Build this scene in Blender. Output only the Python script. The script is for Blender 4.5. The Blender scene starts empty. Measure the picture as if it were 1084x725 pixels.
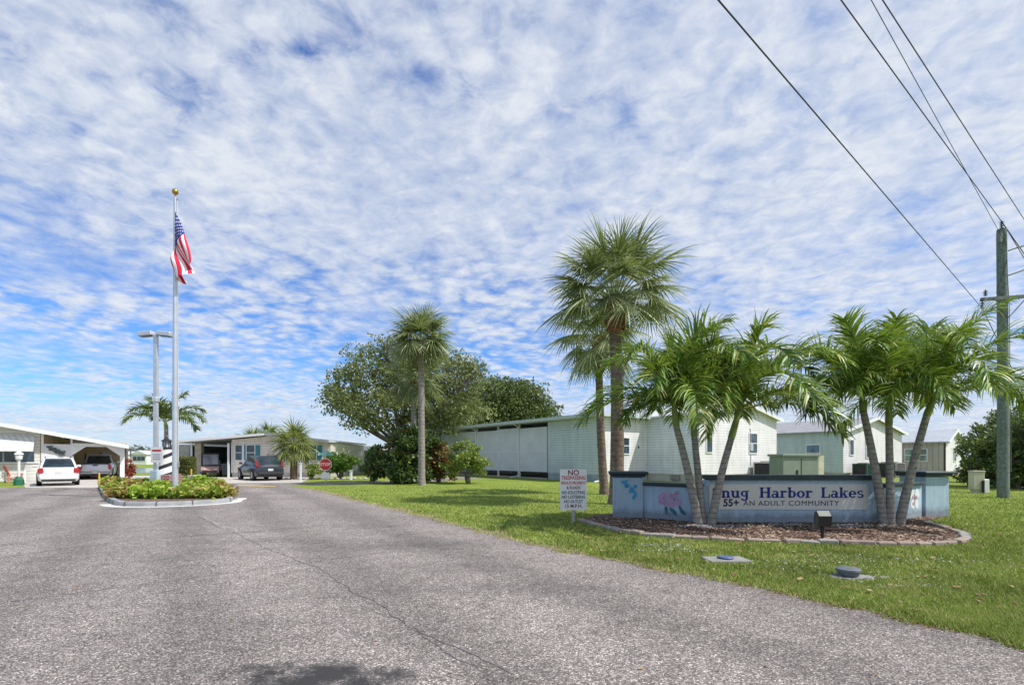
import bpy, math, random
import numpy as np
from mathutils import Vector, Matrix, Quaternion, noise as mnoise
random.seed(7); rng = np.random.default_rng(7)
scene = bpy.context.scene
COL = scene.collection
R = math.radians
F = 542.0; EYE = 1.55; HZ = 484.0       # lens length in photo pixels, eye height, horizon row

def gp(px, py):                          # ground point seen at a photo pixel (used once, to survey the site)
    Y = F*EYE/(py-HZ); return ((px-542)*Y/F, Y)
def xa(px, Y): return (px-542)*Y/F
def za(py, Y): return EYE-(py-HZ)*Y/F

# ------------------------------------------------------------------ materials
MATS = {}
def nt_new(name):
    m = bpy.data.materials.new(name); m.use_nodes = True
    nt = m.node_tree; nt.nodes.clear()
    out = nt.nodes.new('ShaderNodeOutputMaterial')
    b = nt.nodes.new('ShaderNodeBsdfPrincipled')
    nt.links.new(b.outputs[0], out.inputs[0])
    return m, nt, b, out
def N(nt, t, **kw):
    n = nt.nodes.new('ShaderNode'+t)
    for k, v in kw.items():
        if k.startswith('i_'):
            key = k[2:]
            key = int(key) if key.isdigit() else key.replace('_', ' ')
            n.inputs[key].default_value = v
        else: setattr(n, k, v)
    return n
def math_n(nt, op, a, b=None, c=None, clamp=False):
    n = nt.nodes.new('ShaderNodeMath'); n.operation = op; n.use_clamp = clamp
    for i, v in enumerate((a, b, c)):
        if v is None: continue
        if isinstance(v, (int, float)): n.inputs[i].default_value = v
        else: nt.links.new(v, n.inputs[i])
    return n.outputs[0]
def mixc(nt, fac, a, b, mode='MIX'):
    n = nt.nodes.new('ShaderNodeMix'); n.data_type = 'RGBA'; n.blend_type = mode
    for s, v in ((n.inputs[0], fac), (n.inputs[6], a), (n.inputs[7], b)):
        if isinstance(v, (int, float)): s.default_value = v
        elif isinstance(v, tuple): s.default_value = (*v[:3], 1)
        else: nt.links.new(v, s)
    return n.outputs[2]
def ramp(nt, fac, stops):
    n = nt.nodes.new('ShaderNodeValToRGB'); e = n.color_ramp.elements
    while len(e) < len(stops): e.new(.5)
    for i, (p, c) in enumerate(stops):
        e[i].position = p
        e[i].color = (*c, 1) if isinstance(c, tuple) else (c, c, c, 1)
    nt.links.new(fac, n.inputs[0]); return n.outputs[0]
def noise(nt, vec, scale, detail=4, rough=.55, dist=0, out=0):
    n = nt.nodes.new('ShaderNodeTexNoise'); n.inputs['Scale'].default_value = scale
    n.inputs['Detail'].default_value = detail; n.inputs['Roughness'].default_value = rough
    n.inputs['Distortion'].default_value = dist
    if vec is not None: nt.links.new(vec, n.inputs['Vector'])
    return n.outputs[out]
def objco(nt, which='Object'):
    return nt.nodes.new('ShaderNodeTexCoord').outputs[which]
def bump(nt, b, h, strength=.3, dist=.02):
    n = nt.nodes.new('ShaderNodeBump'); n.inputs['Strength'].default_value = strength
    n.inputs['Distance'].default_value = dist
    nt.links.new(h, n.inputs['Height']); nt.links.new(n.outputs[0], b.inputs['Normal'])

def mat(name, col, rough=.6, var=.18, scale=3.0, metal=0, bmp=.15, bscale=40, dirt=0, spec=.4, coat=0):
    if name in MATS: return MATS[name]
    m, nt, b, out = nt_new(name); co = objco(nt)
    n1 = noise(nt, co, scale, 5)
    dark = tuple(c*(1-var) for c in col); lite = tuple(min(1, c*(1+var)) for c in col)
    c = ramp(nt, n1, [(.3, dark), (.7, lite)])
    if dirt:
        n2 = noise(nt, co, scale*.5, 6, .7)
        f = ramp(nt, n2, [(.45, 0.0), (.75, dirt)])
        c = mixc(nt, f, c, (.12, .11, .09))
    nt.links.new(c, b.inputs['Base Color'])
    b.inputs['Roughness'].default_value = rough; b.inputs['Metallic'].default_value = metal
    b.inputs['Specular IOR Level'].default_value = spec
    if coat: b.inputs['Coat Weight'].default_value = coat
    if bmp: bump(nt, b, noise(nt, co, bscale, 3), bmp, .01)
    MATS[name] = m; return m
def siding(name, col, lap=.2, vertical=False):
    if name in MATS: return MATS[name]
    m, nt, b, out = nt_new(name); co = objco(nt)
    s = nt.nodes.new('ShaderNodeSeparateXYZ'); nt.links.new(co, s.inputs[0])
    ax = math_n(nt, 'ADD', s.outputs[0], s.outputs[1]) if vertical else s.outputs[2]
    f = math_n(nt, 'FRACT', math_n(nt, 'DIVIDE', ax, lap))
    sh = ramp(nt, f, [(0, .62), (.1, .72), (.2, 1.0), (.95, .96), (1, .7)])  # shadow line at each lap edge, painted into the colour
    n1 = noise(nt, co, .8, 5, .65)
    c = ramp(nt, n1, [(.3, tuple(x*.86 for x in col)), (.7, tuple(min(1, x*1.04) for x in col))])
    ms = N(nt, 'Mapping'); ms.inputs['Scale'].default_value = (1, 1, .12); nt.links.new(co, ms.inputs[0])
    c = mixc(nt, 1.0, c, ramp(nt, noise(nt, ms.outputs[0], 2.5, 5, .7), [(.33, .84), (.52, 1.0)]), 'MULTIPLY')
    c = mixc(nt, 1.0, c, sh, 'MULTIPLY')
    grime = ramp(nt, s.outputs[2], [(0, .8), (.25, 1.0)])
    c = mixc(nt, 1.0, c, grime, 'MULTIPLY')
    nt.links.new(c, b.inputs['Base Color']); b.inputs['Roughness'].default_value = .5
    bump(nt, b, f, .5, .012); MATS[name] = m; return m
def leafm(name, stops, trans=.3, rough=.5, spec=.35, big_=(1.3, .72, 1.2), straw=None):
    if name in MATS: return MATS[name]
    m, nt, b, out = nt_new(name)
    g = nt.nodes.new('ShaderNodeNewGeometry')
    c = ramp(nt, g.outputs['Random Per Island'], stops)
    big = noise(nt, objco(nt), big_[0], 4, .6)
    c = mixc(nt, 1.0, c, ramp(nt, big, [(.3, big_[1]), (.7, big_[2])]), 'MULTIPLY')
    if straw: c = mixc(nt, ramp(nt, noise(nt, objco(nt), straw[0], 5, .7), [(.52, 0.0), (.72, straw[1])]), c, straw[2])
    nt.links.new(c, b.inputs['Base Color']); b.inputs['Roughness'].default_value = rough
    b.inputs['Specular IOR Level'].default_value = spec
    t = nt.nodes.new('ShaderNodeBsdfTranslucent'); nt.links.new(mixc(nt, .5, c, (.35, .45, .05)), t.inputs[0])
    mx = nt.nodes.new('ShaderNodeMixShader'); mx.inputs[0].default_value = trans
    nt.links.new(b.outputs[0], mx.inputs[1]); nt.links.new(t.outputs[0], mx.inputs[2])
    nt.links.new(mx.outputs[0], out.inputs[0]); MATS[name] = m; return m
def barkm(name, c1, c2, ring=9, scale=8, rstr=.35):
    if name in MATS: return MATS[name]
    m, nt, b, out = nt_new(name); co = objco(nt)
    s = nt.nodes.new('ShaderNodeSeparateXYZ'); nt.links.new(co, s.inputs[0])
    wob = math_n(nt, 'MULTIPLY', noise(nt, co, 3, 2), .12)
    z = math_n(nt, 'ADD', s.outputs[2], wob)
    f = math_n(nt, 'FRACT', math_n(nt, 'MULTIPLY', z, ring))
    rg = ramp(nt, f, [(0, 1-rstr), (.18, 1.0), (.85, 1.0), (1, 1-rstr)])
    c = ramp(nt, noise(nt, co, scale, 6, .7), [(.3, c1), (.7, c2)])
    c = mixc(nt, 1.0, c, rg, 'MULTIPLY')
    nt.links.new(c, b.inputs['Base Color']); b.inputs['Roughness'].default_value = .9
    b.inputs['Specular IOR Level'].default_value = .15
    bump(nt, b, math_n(nt, 'ADD', noise(nt, co, scale*4, 4), f), .6, .02); MATS[name] = m; return m
def glassm(name='window_glass', tint=(.02, .035, .05)):
    if name in MATS: return MATS[name]
    m, nt, b, out = nt_new(name)
    c = ramp(nt, noise(nt, objco(nt), 1.7, 2), [(.35, tint), (.7, tuple(x*3 for x in tint))])
    nt.links.new(c, b.inputs['Base Color']); b.inputs['Roughness'].default_value = .06
    b.inputs['Specular IOR Level'].default_value = .7; MATS[name] = m; return m

# ------------------------------------------------------------------ mesh builder
class MB:
    def __init__(s): s.v = []; s.f = []; s.mi = []; s.cur = 0
    def add(s, vs, fs):
        o = len(s.v); s.v += [tuple(p) for p in vs]
        for f in fs: s.f.append(tuple(o+i for i in f)); s.mi.append(s.cur)
        return s
    def box(s, c, d, rz=0, rx=0, ry=0, bev=0):
        x, y, z = d[0]/2, d[1]/2, d[2]/2
        M = Matrix.Translation(c) @ Matrix.Rotation(rz, 4, 'Z') @ Matrix.Rotation(ry, 4, 'Y') @ Matrix.Rotation(rx, 4, 'X')
        if bev:
            b = min(bev, x*.9, y*.9, z*.9)
            pts = []
            for sx in (-1, 1):
                for sy in (-1, 1):
                    for sz in (-1, 1):
                        pts += [(sx*(x-b), sy*(y-b), sz*z), (sx*(x-b), sy*y, sz*(z-b)), (sx*x, sy*(y-b), sz*(z-b))]
            import bmesh
            bm = bmesh.new()
            vv = [bm.verts.new(p) for p in pts]
            bmesh.ops.convex_hull(bm, input=vv)
            bm.verts.index_update()
            s.add([M @ v.co for v in bm.verts], [[v.index for v in f.verts] for f in bm.faces]); bm.free(); return s
        vs = [M @ Vector(p) for p in ((-x,-y,-z),(x,-y,-z),(x,y,-z),(-x,y,-z),(-x,-y,z),(x,-y,z),(x,y,z),(-x,y,z))]
        return s.add(vs, [(0,3,2,1),(4,5,6,7),(0,1,5,4),(1,2,6,5),(2,3,7,6),(3,0,4,7)])
    def b2(s, x0, x1, y0, y1, z0, z1, bev=0):
        return s.box(((x0+x1)/2, (y0+y1)/2, (z0+z1)/2), (abs(x1-x0), abs(y1-y0), abs(z1-z0)), bev=bev)
    def tube(s, pts, rad, n=8, cap=True):
        pts = [Vector(p) for p in pts]; k = len(pts)
        if isinstance(rad, (int, float)): rad = [rad]*k
        vs = []; up = None
        for i, p in enumerate(pts):
            t = (pts[min(i+1, k-1)]-pts[max(i-1, 0)]).normalized()
            if up is None:
                a = Vector((0,0,1)) if abs(t.z) < .9 else Vector((1,0,0)); u = t.cross(a).normalized()
            else: u = (up - t*up.dot(t)).normalized()
            up = u; w = t.cross(u)
            for j in range(n):
                an = 2*math.pi*j/n; vs.append(p+(u*math.cos(an)+w*math.sin(an))*rad[i])
        fs = [(i*n+j, i*n+(j+1)%n, (i+1)*n+(j+1)%n, (i+1)*n+j) for i in range(k-1) for j in range(n)]
        if cap: fs += [tuple(range(n-1, -1, -1)), tuple((k-1)*n+j for j in range(n))]
        return s.add(vs, fs)
    def lathe(s, prof, c=(0,0,0), n=20, axis='Z', a0=0):
        vs = []
        for r, h in prof:
            for j in range(n):
                a = a0+2*math.pi*j/n
                p = (r*math.cos(a), r*math.sin(a), h)
                if axis == 'X': p = (p[2], p[0], p[1])
                if axis == 'Y': p = (p[0], p[2], p[1])
                vs.append((p[0]+c[0], p[1]+c[1], p[2]+c[2]))
        k = len(prof)
        fs = [(i*n+j, i*n+(j+1)%n, (i+1)*n+(j+1)%n, (i+1)*n+j) for i in range(k-1) for j in range(n)]
        fs += [tuple(range(n-1, -1, -1)), tuple((k-1)*n+j for j in range(n))]
        return s.add(vs, fs)
    def prism(s, poly, y0, y1):          # polygon in x,z extruded along y
        n = len(poly)
        vs = [(x, y0, z) for x, z in poly]+[(x, y1, z) for x, z in poly]
        fs = [tuple(range(n)), tuple(range(2*n-1, n-1, -1))]
        fs += [(i, i+n, (i+1) % n+n, (i+1) % n) for i in range(n)]
        return s.add(vs, fs)
    def prismx(s, poly, x0, x1):         # polygon in y,z extruded along x
        n = len(poly)
        vs = [(x0, y, z) for y, z in poly]+[(x1, y, z) for y, z in poly]
        fs = [tuple(range(n-1, -1, -1)), tuple(range(n, 2*n))]
        fs += [(i, (i+1) % n, (i+1) % n+n, i+n) for i in range(n)]
        return s.add(vs, fs)
    def slab(s, poly, z0, z1):           # polygon in x,y extruded along z
        n = len(poly)
        vs = [(x, y, z0) for x, y in poly]+[(x, y, z1) for x, y in poly]
        fs = [tuple(range(n-1, -1, -1)), tuple(range(n, 2*n))]
        fs += [(i, (i+1) % n, (i+1) % n+n, i+n) for i in range(n)]
        return s.add(vs, fs)
    def sheet(s, poly, z=0):
        return s.add([(x, y, z) for x, y in poly], [tuple(range(len(poly)))])
    def quad(s, a, b, c, d): return s.add([a, b, c, d], [(0, 1, 2, 3)])
    def build(s, name, m, parent=None, smooth=False, fixn=True):
        me = bpy.data.meshes.new(name); me.from_pydata(s.v, [], s.f)
        ms = m if isinstance(m, (list, tuple)) else [m]
        for q in ms: me.materials.append(q)
        if len(ms) > 1: me.polygons.foreach_set('material_index', s.mi)
        if smooth: me.polygons.foreach_set('use_smooth', [True]*len(me.polygons))
        me.update()
        if fixn and len(s.f) < 6000:
            import bmesh
            bm = bmesh.new(); bm.from_mesh(me); bmesh.ops.recalc_face_normals(bm, faces=bm.faces); bm.to_mesh(me); bm.free()
        if smooth:
            try: me.set_sharp_from_angle(angle=R(40))
            except Exception: pass
        o = bpy.data.objects.new(name, me); COL.objects.link(o)
        if parent is not None: o.parent = parent
        return o
def tag(o, label=None, cat=None, group=None, kind=None):
    if label: o['label'] = label
    if cat: o['category'] = cat
    if group: o['group'] = group
    if kind: o['kind'] = kind
    return o
def thing(name, label, cat, loc=(0,0,0), rz=0, group=None):
    o = bpy.data.objects.new(name, None); COL.objects.link(o)
    o.location = loc; o.rotation_euler = (0, 0, rz); o.empty_display_size = .2
    return tag(o, label, cat, group)
def structure(name, mb, m, **k): return tag(mb.build(name, m, **k), kind='structure')
def copy_tree(o, parent=None, kids=None):
    c = o.copy(); COL.objects.link(c)
    if parent is not None: c.parent = parent
    for ch in list(o.children): copy_tree(ch, c)
    return c
def text(name, s, size, m, parent, loc, rot=(R(90), 0, 0), ext=.002, off=0.0, align='CENTER', sx=1, space=1):
    cu = bpy.data.curves.new(name, 'FONT'); cu.body = s; cu.size = size; cu.extrude = ext; cu.offset = off
    cu.align_x = align; cu.align_y = 'CENTER'; cu.resolution_u = 3; cu.space_character = space
    t = bpy.data.objects.new(name+'_tmp', cu); COL.objects.link(t)
    dg = bpy.context.evaluated_depsgraph_get(); dg.update()
    me = bpy.data.meshes.new_from_object(t.evaluated_get(dg)); me.materials.clear(); me.materials.append(m)
    bpy.data.objects.remove(t); bpy.data.curves.remove(cu)
    o = bpy.data.objects.new(name, me); COL.objects.link(o); o.parent = parent
    o.location = loc; o.rotation_euler = rot; o.scale = (sx, 1, 1); return o
def npmesh(name, V, Fc, m, parent=None, k=3):
    me = bpy.data.meshes.new(name)
    me.vertices.add(len(V)); me.vertices.foreach_set('co', np.asarray(V, np.float32).ravel())
    nf = len(Fc); me.loops.add(nf*k); me.loops.foreach_set('vertex_index', np.asarray(Fc, np.int32).ravel())
    me.polygons.add(nf); me.polygons.foreach_set('loop_start', np.arange(0, nf*k, k, dtype=np.int32))
    me.polygons.foreach_set('loop_total', np.full(nf, k, np.int32))
    me.materials.append(m); me.update(calc_edges=True)
    o = bpy.data.objects.new(name, me); COL.objects.link(o)
    if parent is not None: o.parent = parent
    return o

# ------------------------------------------------------------------ camera, sun, sky
cam = bpy.data.cameras.new('camera'); camo = bpy.data.objects.new('camera', cam); COL.objects.link(camo)
camo.location = (0, 0, EYE); camo.rotation_euler = (R(90), 0, 0)
cam.sensor_width = 36; cam.lens = 18.0; cam.shift_y = (HZ-362.5)/1084; cam.clip_end = 4000; cam.clip_start = .05
scene.camera = camo
SUN = Vector((1.0, -.34, 0)).normalized(); EL = R(53)
SUN = Vector((SUN.x*math.cos(EL), SUN.y*math.cos(EL), math.sin(EL)))
sl = bpy.data.lights.new('sun', 'SUN'); sl.energy = 4.9; sl.angle = R(.5); sl.color = (1, .965, .91)
so = bpy.data.objects.new('sun', sl); COL.objects.link(so); so.rotation_euler = SUN.to_track_quat('Z', 'Y').to_euler()
so.location = (0, 0, 30)
w = bpy.data.worlds.new('World'); scene.world = w; w.use_nodes = True
nt = w.node_tree; nt.nodes.clear()
wo = nt.nodes.new('ShaderNodeOutputWorld')
sky = nt.nodes.new('ShaderNodeTexSky'); sky.sky_type = 'NISHITA'; sky.sun_disc = False
sky.sun_elevation = EL; sky.sun_rotation = math.atan2(SUN.x, SUN.y); sky.altitude = 0; sky.air_density = 1.0
sky.dust_density = .4; sky.ozone_density = 2.5
bg = nt.nodes.new('ShaderNodeBackground')
tint = mixc(nt, 1.0, sky.outputs[0], (.52, .80, 1.2), 'MULTIPLY')
nt.links.new(tint, bg.inputs[0]); bg.inputs[1].default_value = .15
d = objco(nt, 'Generated')
sp = nt.nodes.new('ShaderNodeSeparateXYZ'); nt.links.new(d, sp.inputs[0])
zz = math_n(nt, 'MAXIMUM', math_n(nt, 'ADD', sp.outputs[2], .11), .04)
u = math_n(nt, 'DIVIDE', sp.outputs[0], zz); v = math_n(nt, 'DIVIDE', sp.outputs[1], zz)
cb = nt.nodes.new('ShaderNodeCombineXYZ'); nt.links.new(u, cb.inputs[0]); nt.links.new(v, cb.inputs[1])
mp = nt.nodes.new('ShaderNodeMapping'); nt.links.new(cb.outputs[0], mp.inputs[0])
mp.inputs['Rotation'].default_value = (0, 0, R(25)); mp.inputs['Scale'].default_value = (1.0, 1.0, 1)
P = mp.outputs[0]
big = noise(nt, P, .55, 3, .5)                      # where the sheet of altocumulus is thick or open
mid = noise(nt, P, 3.4, 6, .62, .3)
fine = noise(nt, P, 13, 6, .62, .4)
amp = ramp(nt, noise(nt, P, 1.1, 2, .5), [(.38, .35), (.62, 1.15)])   # banks where the ripple is strong, others smooth
vo = nt.nodes.new('ShaderNodeTexVoronoi'); vo.feature = 'SMOOTH_F1'; vo.inputs['Scale'].default_value = 11
vo.inputs['Smoothness'].default_value = .8
wv = nt.nodes.new('ShaderNodeVectorMath'); wv.operation = 'ADD'; nt.links.new(P, wv.inputs[0])
nd = nt.nodes.new('ShaderNodeTexNoise'); nd.inputs['Scale'].default_value = 3; nt.links.new(P, nd.inputs['Vector'])
ws = nt.nodes.new('ShaderNodeVectorMath'); ws.operation = 'SCALE'; ws.inputs['Scale'].default_value = .22
nt.links.new(nd.outputs[1], ws.inputs[0]); nt.links.new(ws.outputs[0], wv.inputs[1]); nt.links.new(wv.outputs[0], vo.inputs['Vector'])
cell = math_n(nt, 'SUBTRACT', .55, vo.outputs[0])
cov = math_n(nt, 'ADD', math_n(nt, 'MULTIPLY', big, 1.3), math_n(nt, 'MULTIPLY', mid, 1.0))
cov = math_n(nt, 'ADD', cov, math_n(nt, 'ADD', .475, math_n(nt, 'MULTIPLY', math_n(nt, 'SUBTRACT', fine, .5), math_n(nt, 'MULTIPLY', amp, .95))))
cov = math_n(nt, 'ADD', cov, math_n(nt, 'ADD', .10, math_n(nt, 'MULTIPLY', math_n(nt, 'SUBTRACT', cell, .10), amp)))
# the sheet thins out towards the horizon and towards the west (left), as that afternoon
thin = ramp(nt, sp.outputs[2], [(0.02, .32), (.08, .20), (.14, -.18), (.24, -.30), (.33, .04), (.42, .30), (.64, .20), (.85, .0)])
cov = math_n(nt, 'ADD', cov, thin)
side = math_n(nt, 'MULTIPLY', sp.outputs[0], .26)
cov = math_n(nt, 'ADD', cov, side)
mask = ramp(nt, math_n(nt, 'SUBTRACT', cov, 1.31), [(0.0, 0.0), (.22, .34), (.5, .74), (.9, .95)])
ccol = ramp(nt, math_n(nt, 'ADD', math_n(nt, 'MULTIPLY', fine, .6), math_n(nt, 'MULTIPLY', mid, .4)),
            [(.36, (.54, .63, .80)), (.6, (.82, .86, .93))])
bg2 = nt.nodes.new('ShaderNodeBackground'); nt.links.new(ccol, bg2.inputs[0]); bg2.inputs[1].default_value = .98
mx = nt.nodes.new('ShaderNodeMixShader'); nt.links.new(mask, mx.inputs[0])
nt.links.new(bg.outputs[0], mx.inputs[1]); nt.links.new(bg2.outputs[0], mx.inputs[2]); nt.links.new(mx.outputs[0], wo.inputs[0])
scene.view_settings.view_transform = 'Standard'; scene.view_settings.look = 'None'; scene.view_settings.exposure = 0

# ------------------------------------------------------------------ ground materials
def asphalt():
    m, nt, b, out = nt_new('asphalt'); co = objco(nt)
    def peb(sc, seed):
        mpn = N(nt, 'Mapping'); mpn.inputs['Location'].default_value = (seed, seed*2, 0); nt.links.new(co, mpn.inputs[0])
        vn = N(nt, 'TexVoronoi'); vn.inputs['Scale'].default_value = sc; nt.links.new(mpn.outputs[0], vn.inputs['Vector'])
        s = N(nt, 'SeparateColor'); nt.links.new(vn.outputs['Color'], s.inputs[0]); return s.outputs[0], vn.outputs['Distance']
    a, da = peb(105, 0); c2, dc = peb(48, 3)
    c = ramp(nt, a, [(0, (.085, .076, .072)), (.45, (.185, .166, .158)), (.78, (.29, .265, .252)), (.95, (.50, .47, .445)), (1, (.70, .67, .64))])
    cb2 = ramp(nt, c2, [(0, .82), (.7, 1.0), (1, 1.3)])
    c = mixc(nt, 1.0, c, cb2, 'MULTIPLY')
    gap = ramp(nt, da, [(.0, 1.1), (.55, .95), (.9, .55)])
    c = mixc(nt, .8, c, mixc(nt, 1.0, c, gap, 'MULTIPLY'))
    n1 = noise(nt, co, .35, 5, .6); n2 = noise(nt, co, 1.6, 6, .7, .6)
    c = mixc(nt, 1.0, c, (1.22, 1.165, 1.12), 'MULTIPLY')
    c = mixc(nt, 1.0, c, ramp(nt, n1, [(.3, .78), (.7, 1.12)]), 'MULTIPLY')
    c = mixc(nt, 1.0, c, ramp(nt, n2, [(.3, .84), (.55, 1.0), (.75, 1.1)]), 'MULTIPLY')
    # faint wheel tracks and old paving lanes along the drive
    tr = N(nt, 'TexWave'); tr.wave_type = 'BANDS'; tr.bands_direction = 'X'; tr.inputs['Scale'].default_value = .17; tr.inputs['Distortion'].default_value = 3.0; tr.inputs['Detail'].default_value = 4; tr.inputs['Detail Scale'].default_value = .6
    mt = N(nt, 'Mapping'); mt.inputs['Rotation'].default_value = (0, 0, R(-32)); nt.links.new(co, mt.inputs[0]); nt.links.new(mt.outputs[0], tr.inputs[0])
    c = mixc(nt, 1.0, c, ramp(nt, tr.outputs[1], [(.1, .84), (.5, 1.0), (.9, 1.06)]), 'MULTIPLY')
    n5 = noise(nt, co, 5.5, 5, .7); c = mixc(nt, 1.0, c, ramp(nt, n5, [(.32, .80), (.5, 1.0), (.72, 1.1)]), 'MULTIPLY')
    # worn dark stains
    s = N(nt, 'SeparateXYZ'); nt.links.new(co, s.inputs[0])
    def blob(x, y, rx, ry, amt, col=(.045, .042, .042), sc=3.5):
        dx = math_n(nt, 'DIVIDE', math_n(nt, 'SUBTRACT', s.outputs[0], x), rx)
        dy = math_n(nt, 'DIVIDE', math_n(nt, 'SUBTRACT', s.outputs[1], y), ry)
        q = math_n(nt, 'ADD', math_n(nt, 'MULTIPLY', dx, dx), math_n(nt, 'MULTIPLY', dy, dy))
        q = math_n(nt, 'ADD', q, math_n(nt, 'MULTIPLY', math_n(nt, 'SUBTRACT', noise(nt, co, sc, 6, .75), .5), 3.2))
        return ramp(nt, q, [(.1, amt), (.9, 0.0)])
    for (x, y, rx, ry, amt) in ((-1.38, 3.60, .78, .34, 1.0), (-.2, 6.0, 1.9, .35, .22), (-1.2, 7.2, 1.6, .5, .2), (-2.6, 8.8, 1.4, .7, .22), (-.95, 3.7, .22, .14, .6), (-1.9, 3.75, .2, .1, .4), (-1.4, 9.2, 1.6, .8, .22), (-9.4, 15.5, 1.0, .5, .3), (-4.2, 9.5, 2.4, .5, .18)):
        c = mixc(nt, blob(x, y, rx, ry, amt), c, (.045, .043, .043))
    c = mixc(nt, blob(-4.0, 6.4, .05, .03, .9), c, (.6, .58, .55))
    nt.links.new(c, b.inputs['Base Color']); b.inputs['Roughness'].default_value = .85
    b.inputs['Specular IOR Level'].default_value = .25
    bump(nt, b, da, .6, -.006)
    return m
def turf():
    m, nt, b, out = nt_new('turf'); co = objco(nt)
    n1 = noise(nt, co, .5, 5, .6); n2 = noise(nt, co, 45, 3, .7); n3 = noise(nt, co, 2.2, 5, .65)
    c = ramp(nt, n2, [(.3, (.08, .12, .02)), (.5, (.20, .27, .05)), (.7, (.34, .40, .10))])
    c = mixc(nt, 1.0, c, ramp(nt, n1, [(.3, (.8, .85, .8)), (.7, (1.2, 1.12, 1.0))]), 'MULTIPLY')
    c = mixc(nt, ramp(nt, n3, [(.56, 0.0), (.75, .45)]), c, (.33, .30, .13))
    nt.links.new(c, b.inputs['Base Color']); b.inputs['Roughness'].default_value = .95
    b.inputs['Specular IOR Level'].default_value = .1
    bump(nt, b, n2, .8, .03); return m
def mulchm(name, stops, sc=38):
    m, nt, b, out = nt_new(name); co = objco(nt)
    mpn = N(nt, 'Mapping'); mpn.inputs['Scale'].default_value = (1, 1.8, 1); nt.links.new(co, mpn.inputs[0])
    vn = N(nt, 'TexVoronoi'); vn.inputs['Scale'].default_value = sc; nt.links.new(mpn.outputs[0], vn.inputs['Vector'])
    s = N(nt, 'SeparateColor'); nt.links.new(vn.outputs['Color'], s.inputs[0])
    c = ramp(nt, s.outputs[0], stops)
    c = mixc(nt, 1.0, c, ramp(nt, noise(nt, co, 1.3, 4), [(.3, .75), (.7, 1.25)]), 'MULTIPLY')
    nt.links.new(c, b.inputs['Base Color']); b.inputs['Roughness'].default_value = .95
    bump(nt, b, vn.outputs['Distance'], .8, .02); return m

M_asph = asphalt(); M_turf = turf()
M_conc = mat('concrete_drive', (.50, .46, .41), .85, .14, .7, bscale=60, dirt=.25)
M_kerb = mat('kerb_concrete', (.34, .35, .35), .8, .3, 3, bscale=30, dirt=.45)
M_white = mat('white_paint', (.80, .80, .78), .5, .05, 2, bmp=.05, dirt=.1)
M_trim = mat('white_trim', (.78, .79, .78), .45, .05, 2, bmp=.03)
M_dark = mat('dark_interior', (.035, .035, .04), .8, .3, 2)
M_black = mat('black_plastic', (.02, .02, .022), .45, .2, 6)
M_steel = mat('galvanised_steel', (.46, .49, .51), .38, .1, 5, metal=.55, bmp=.04)
M_alu = mat('aluminium_pole', (.62, .65, .68), .35, .08, 4, metal=.5, bmp=.03)
M_red = mat('red_paint', (.60, .03, .035), .45, .1, 4, bmp=.03)
M_glass = glassm()
# ------------------------------------------------------------------ ground, roads
# right-hand edge of the entrance road, surveyed
EDGE = [(30, -7), (16, -4.5), (9, -1.2), (6.2, 1.6), (4.9, 3.3), gp(1084,683), gp(950,653), gp(820,627), gp(700,603), gp(600,585), gp(540,571), gp(480,556), gp(420,540.5), gp(375,530), gp(345,522), gp(322,517)]
def smooth_line(pts, step=.12, jit=.02):
    out = []
    n = len(pts)
    for i in range(n-1):
        p0, p1, p2, p3 = pts[max(i-1,0)], pts[i], pts[i+1], pts[min(i+2,n-1)]
        L = math.dist(p1, p2); k = max(1, int(L/step))
        for j in range(k):
            t = j/k
            q = [0.5*((2*p1[a])+(-p0[a]+p2[a])*t+(2*p0[a]-5*p1[a]+4*p2[a]-p3[a])*t*t+(-p0[a]+3*p1[a]-3*p2[a]+p3[a])*t**3) for a in (0,1)]
            nn = mnoise.noise(Vector((q[0]*2.2, q[1]*2.2, 0)))*jit*2+mnoise.noise(Vector((q[0]*9, q[1]*9, 3)))*jit
            out.append((q[0]+nn, q[1]+nn))
    out.append(tuple(pts[-1])); return out
edge = smooth_line(EDGE, .08, .06)
def edge_x(Y):                           # x of the road edge at a given depth
    best = None
    for i in range(len(edge)-1):
        a, b = edge[i], edge[i+1]
        if (a[1]-Y)*(b[1]-Y) <= 0 and a[1] != b[1]:
            t = (Y-a[1])/(b[1]-a[1]); return a[0]+(b[0]-a[0])*t
    return -1e9
g = MB(); g.sheet([(-1500, -200), (1500, -200), (1500, 2500), (-1500, 2500)], 0); structure('ground', g, M_turf)
cross = [(-12.2, 27.9), (-10.5, 29.0), (-8, 29.8), (-6.4, 31), (-4.6, 33.5), (-1.8, 39), (-4.0, 41), (-7.0, 35), (-8.6, 32.6), (-11, 31.8), (-15, 31.2), (-15.2, 30.6)]
road = edge + [(-12.2, 27.9)] + cross[1:] + [(-17.8, 30.4), (-19.6, 30.2), (-20.2, 33), (-30, 45), (-34, 44), (-25.8, 31.8), (-21.2, 26.3), (-26, 26.3), (-60, 26), (-60, -12), (30, -12)]
r = MB(); r.sheet(road, .004); structure('road', r, M_asph)
dr = MB(); dr.sheet([(-17.9, 30.3), (-12.9, 31.3), (-15.5, 40.5), (-26.6, 40.6), (-26.4, 39.6), (-21.2, 33.0)], .008)
structure('driveway', dr, M_conc)
dr = MB(); dr.sheet([(-21.0, 26.1), (-24.9, 26.2), (-33.8, 35), (-34.3, 42), (-27.6, 42.5), (-26.6, 36)], .008)
structure('driveway', dr, M_conc)
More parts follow.
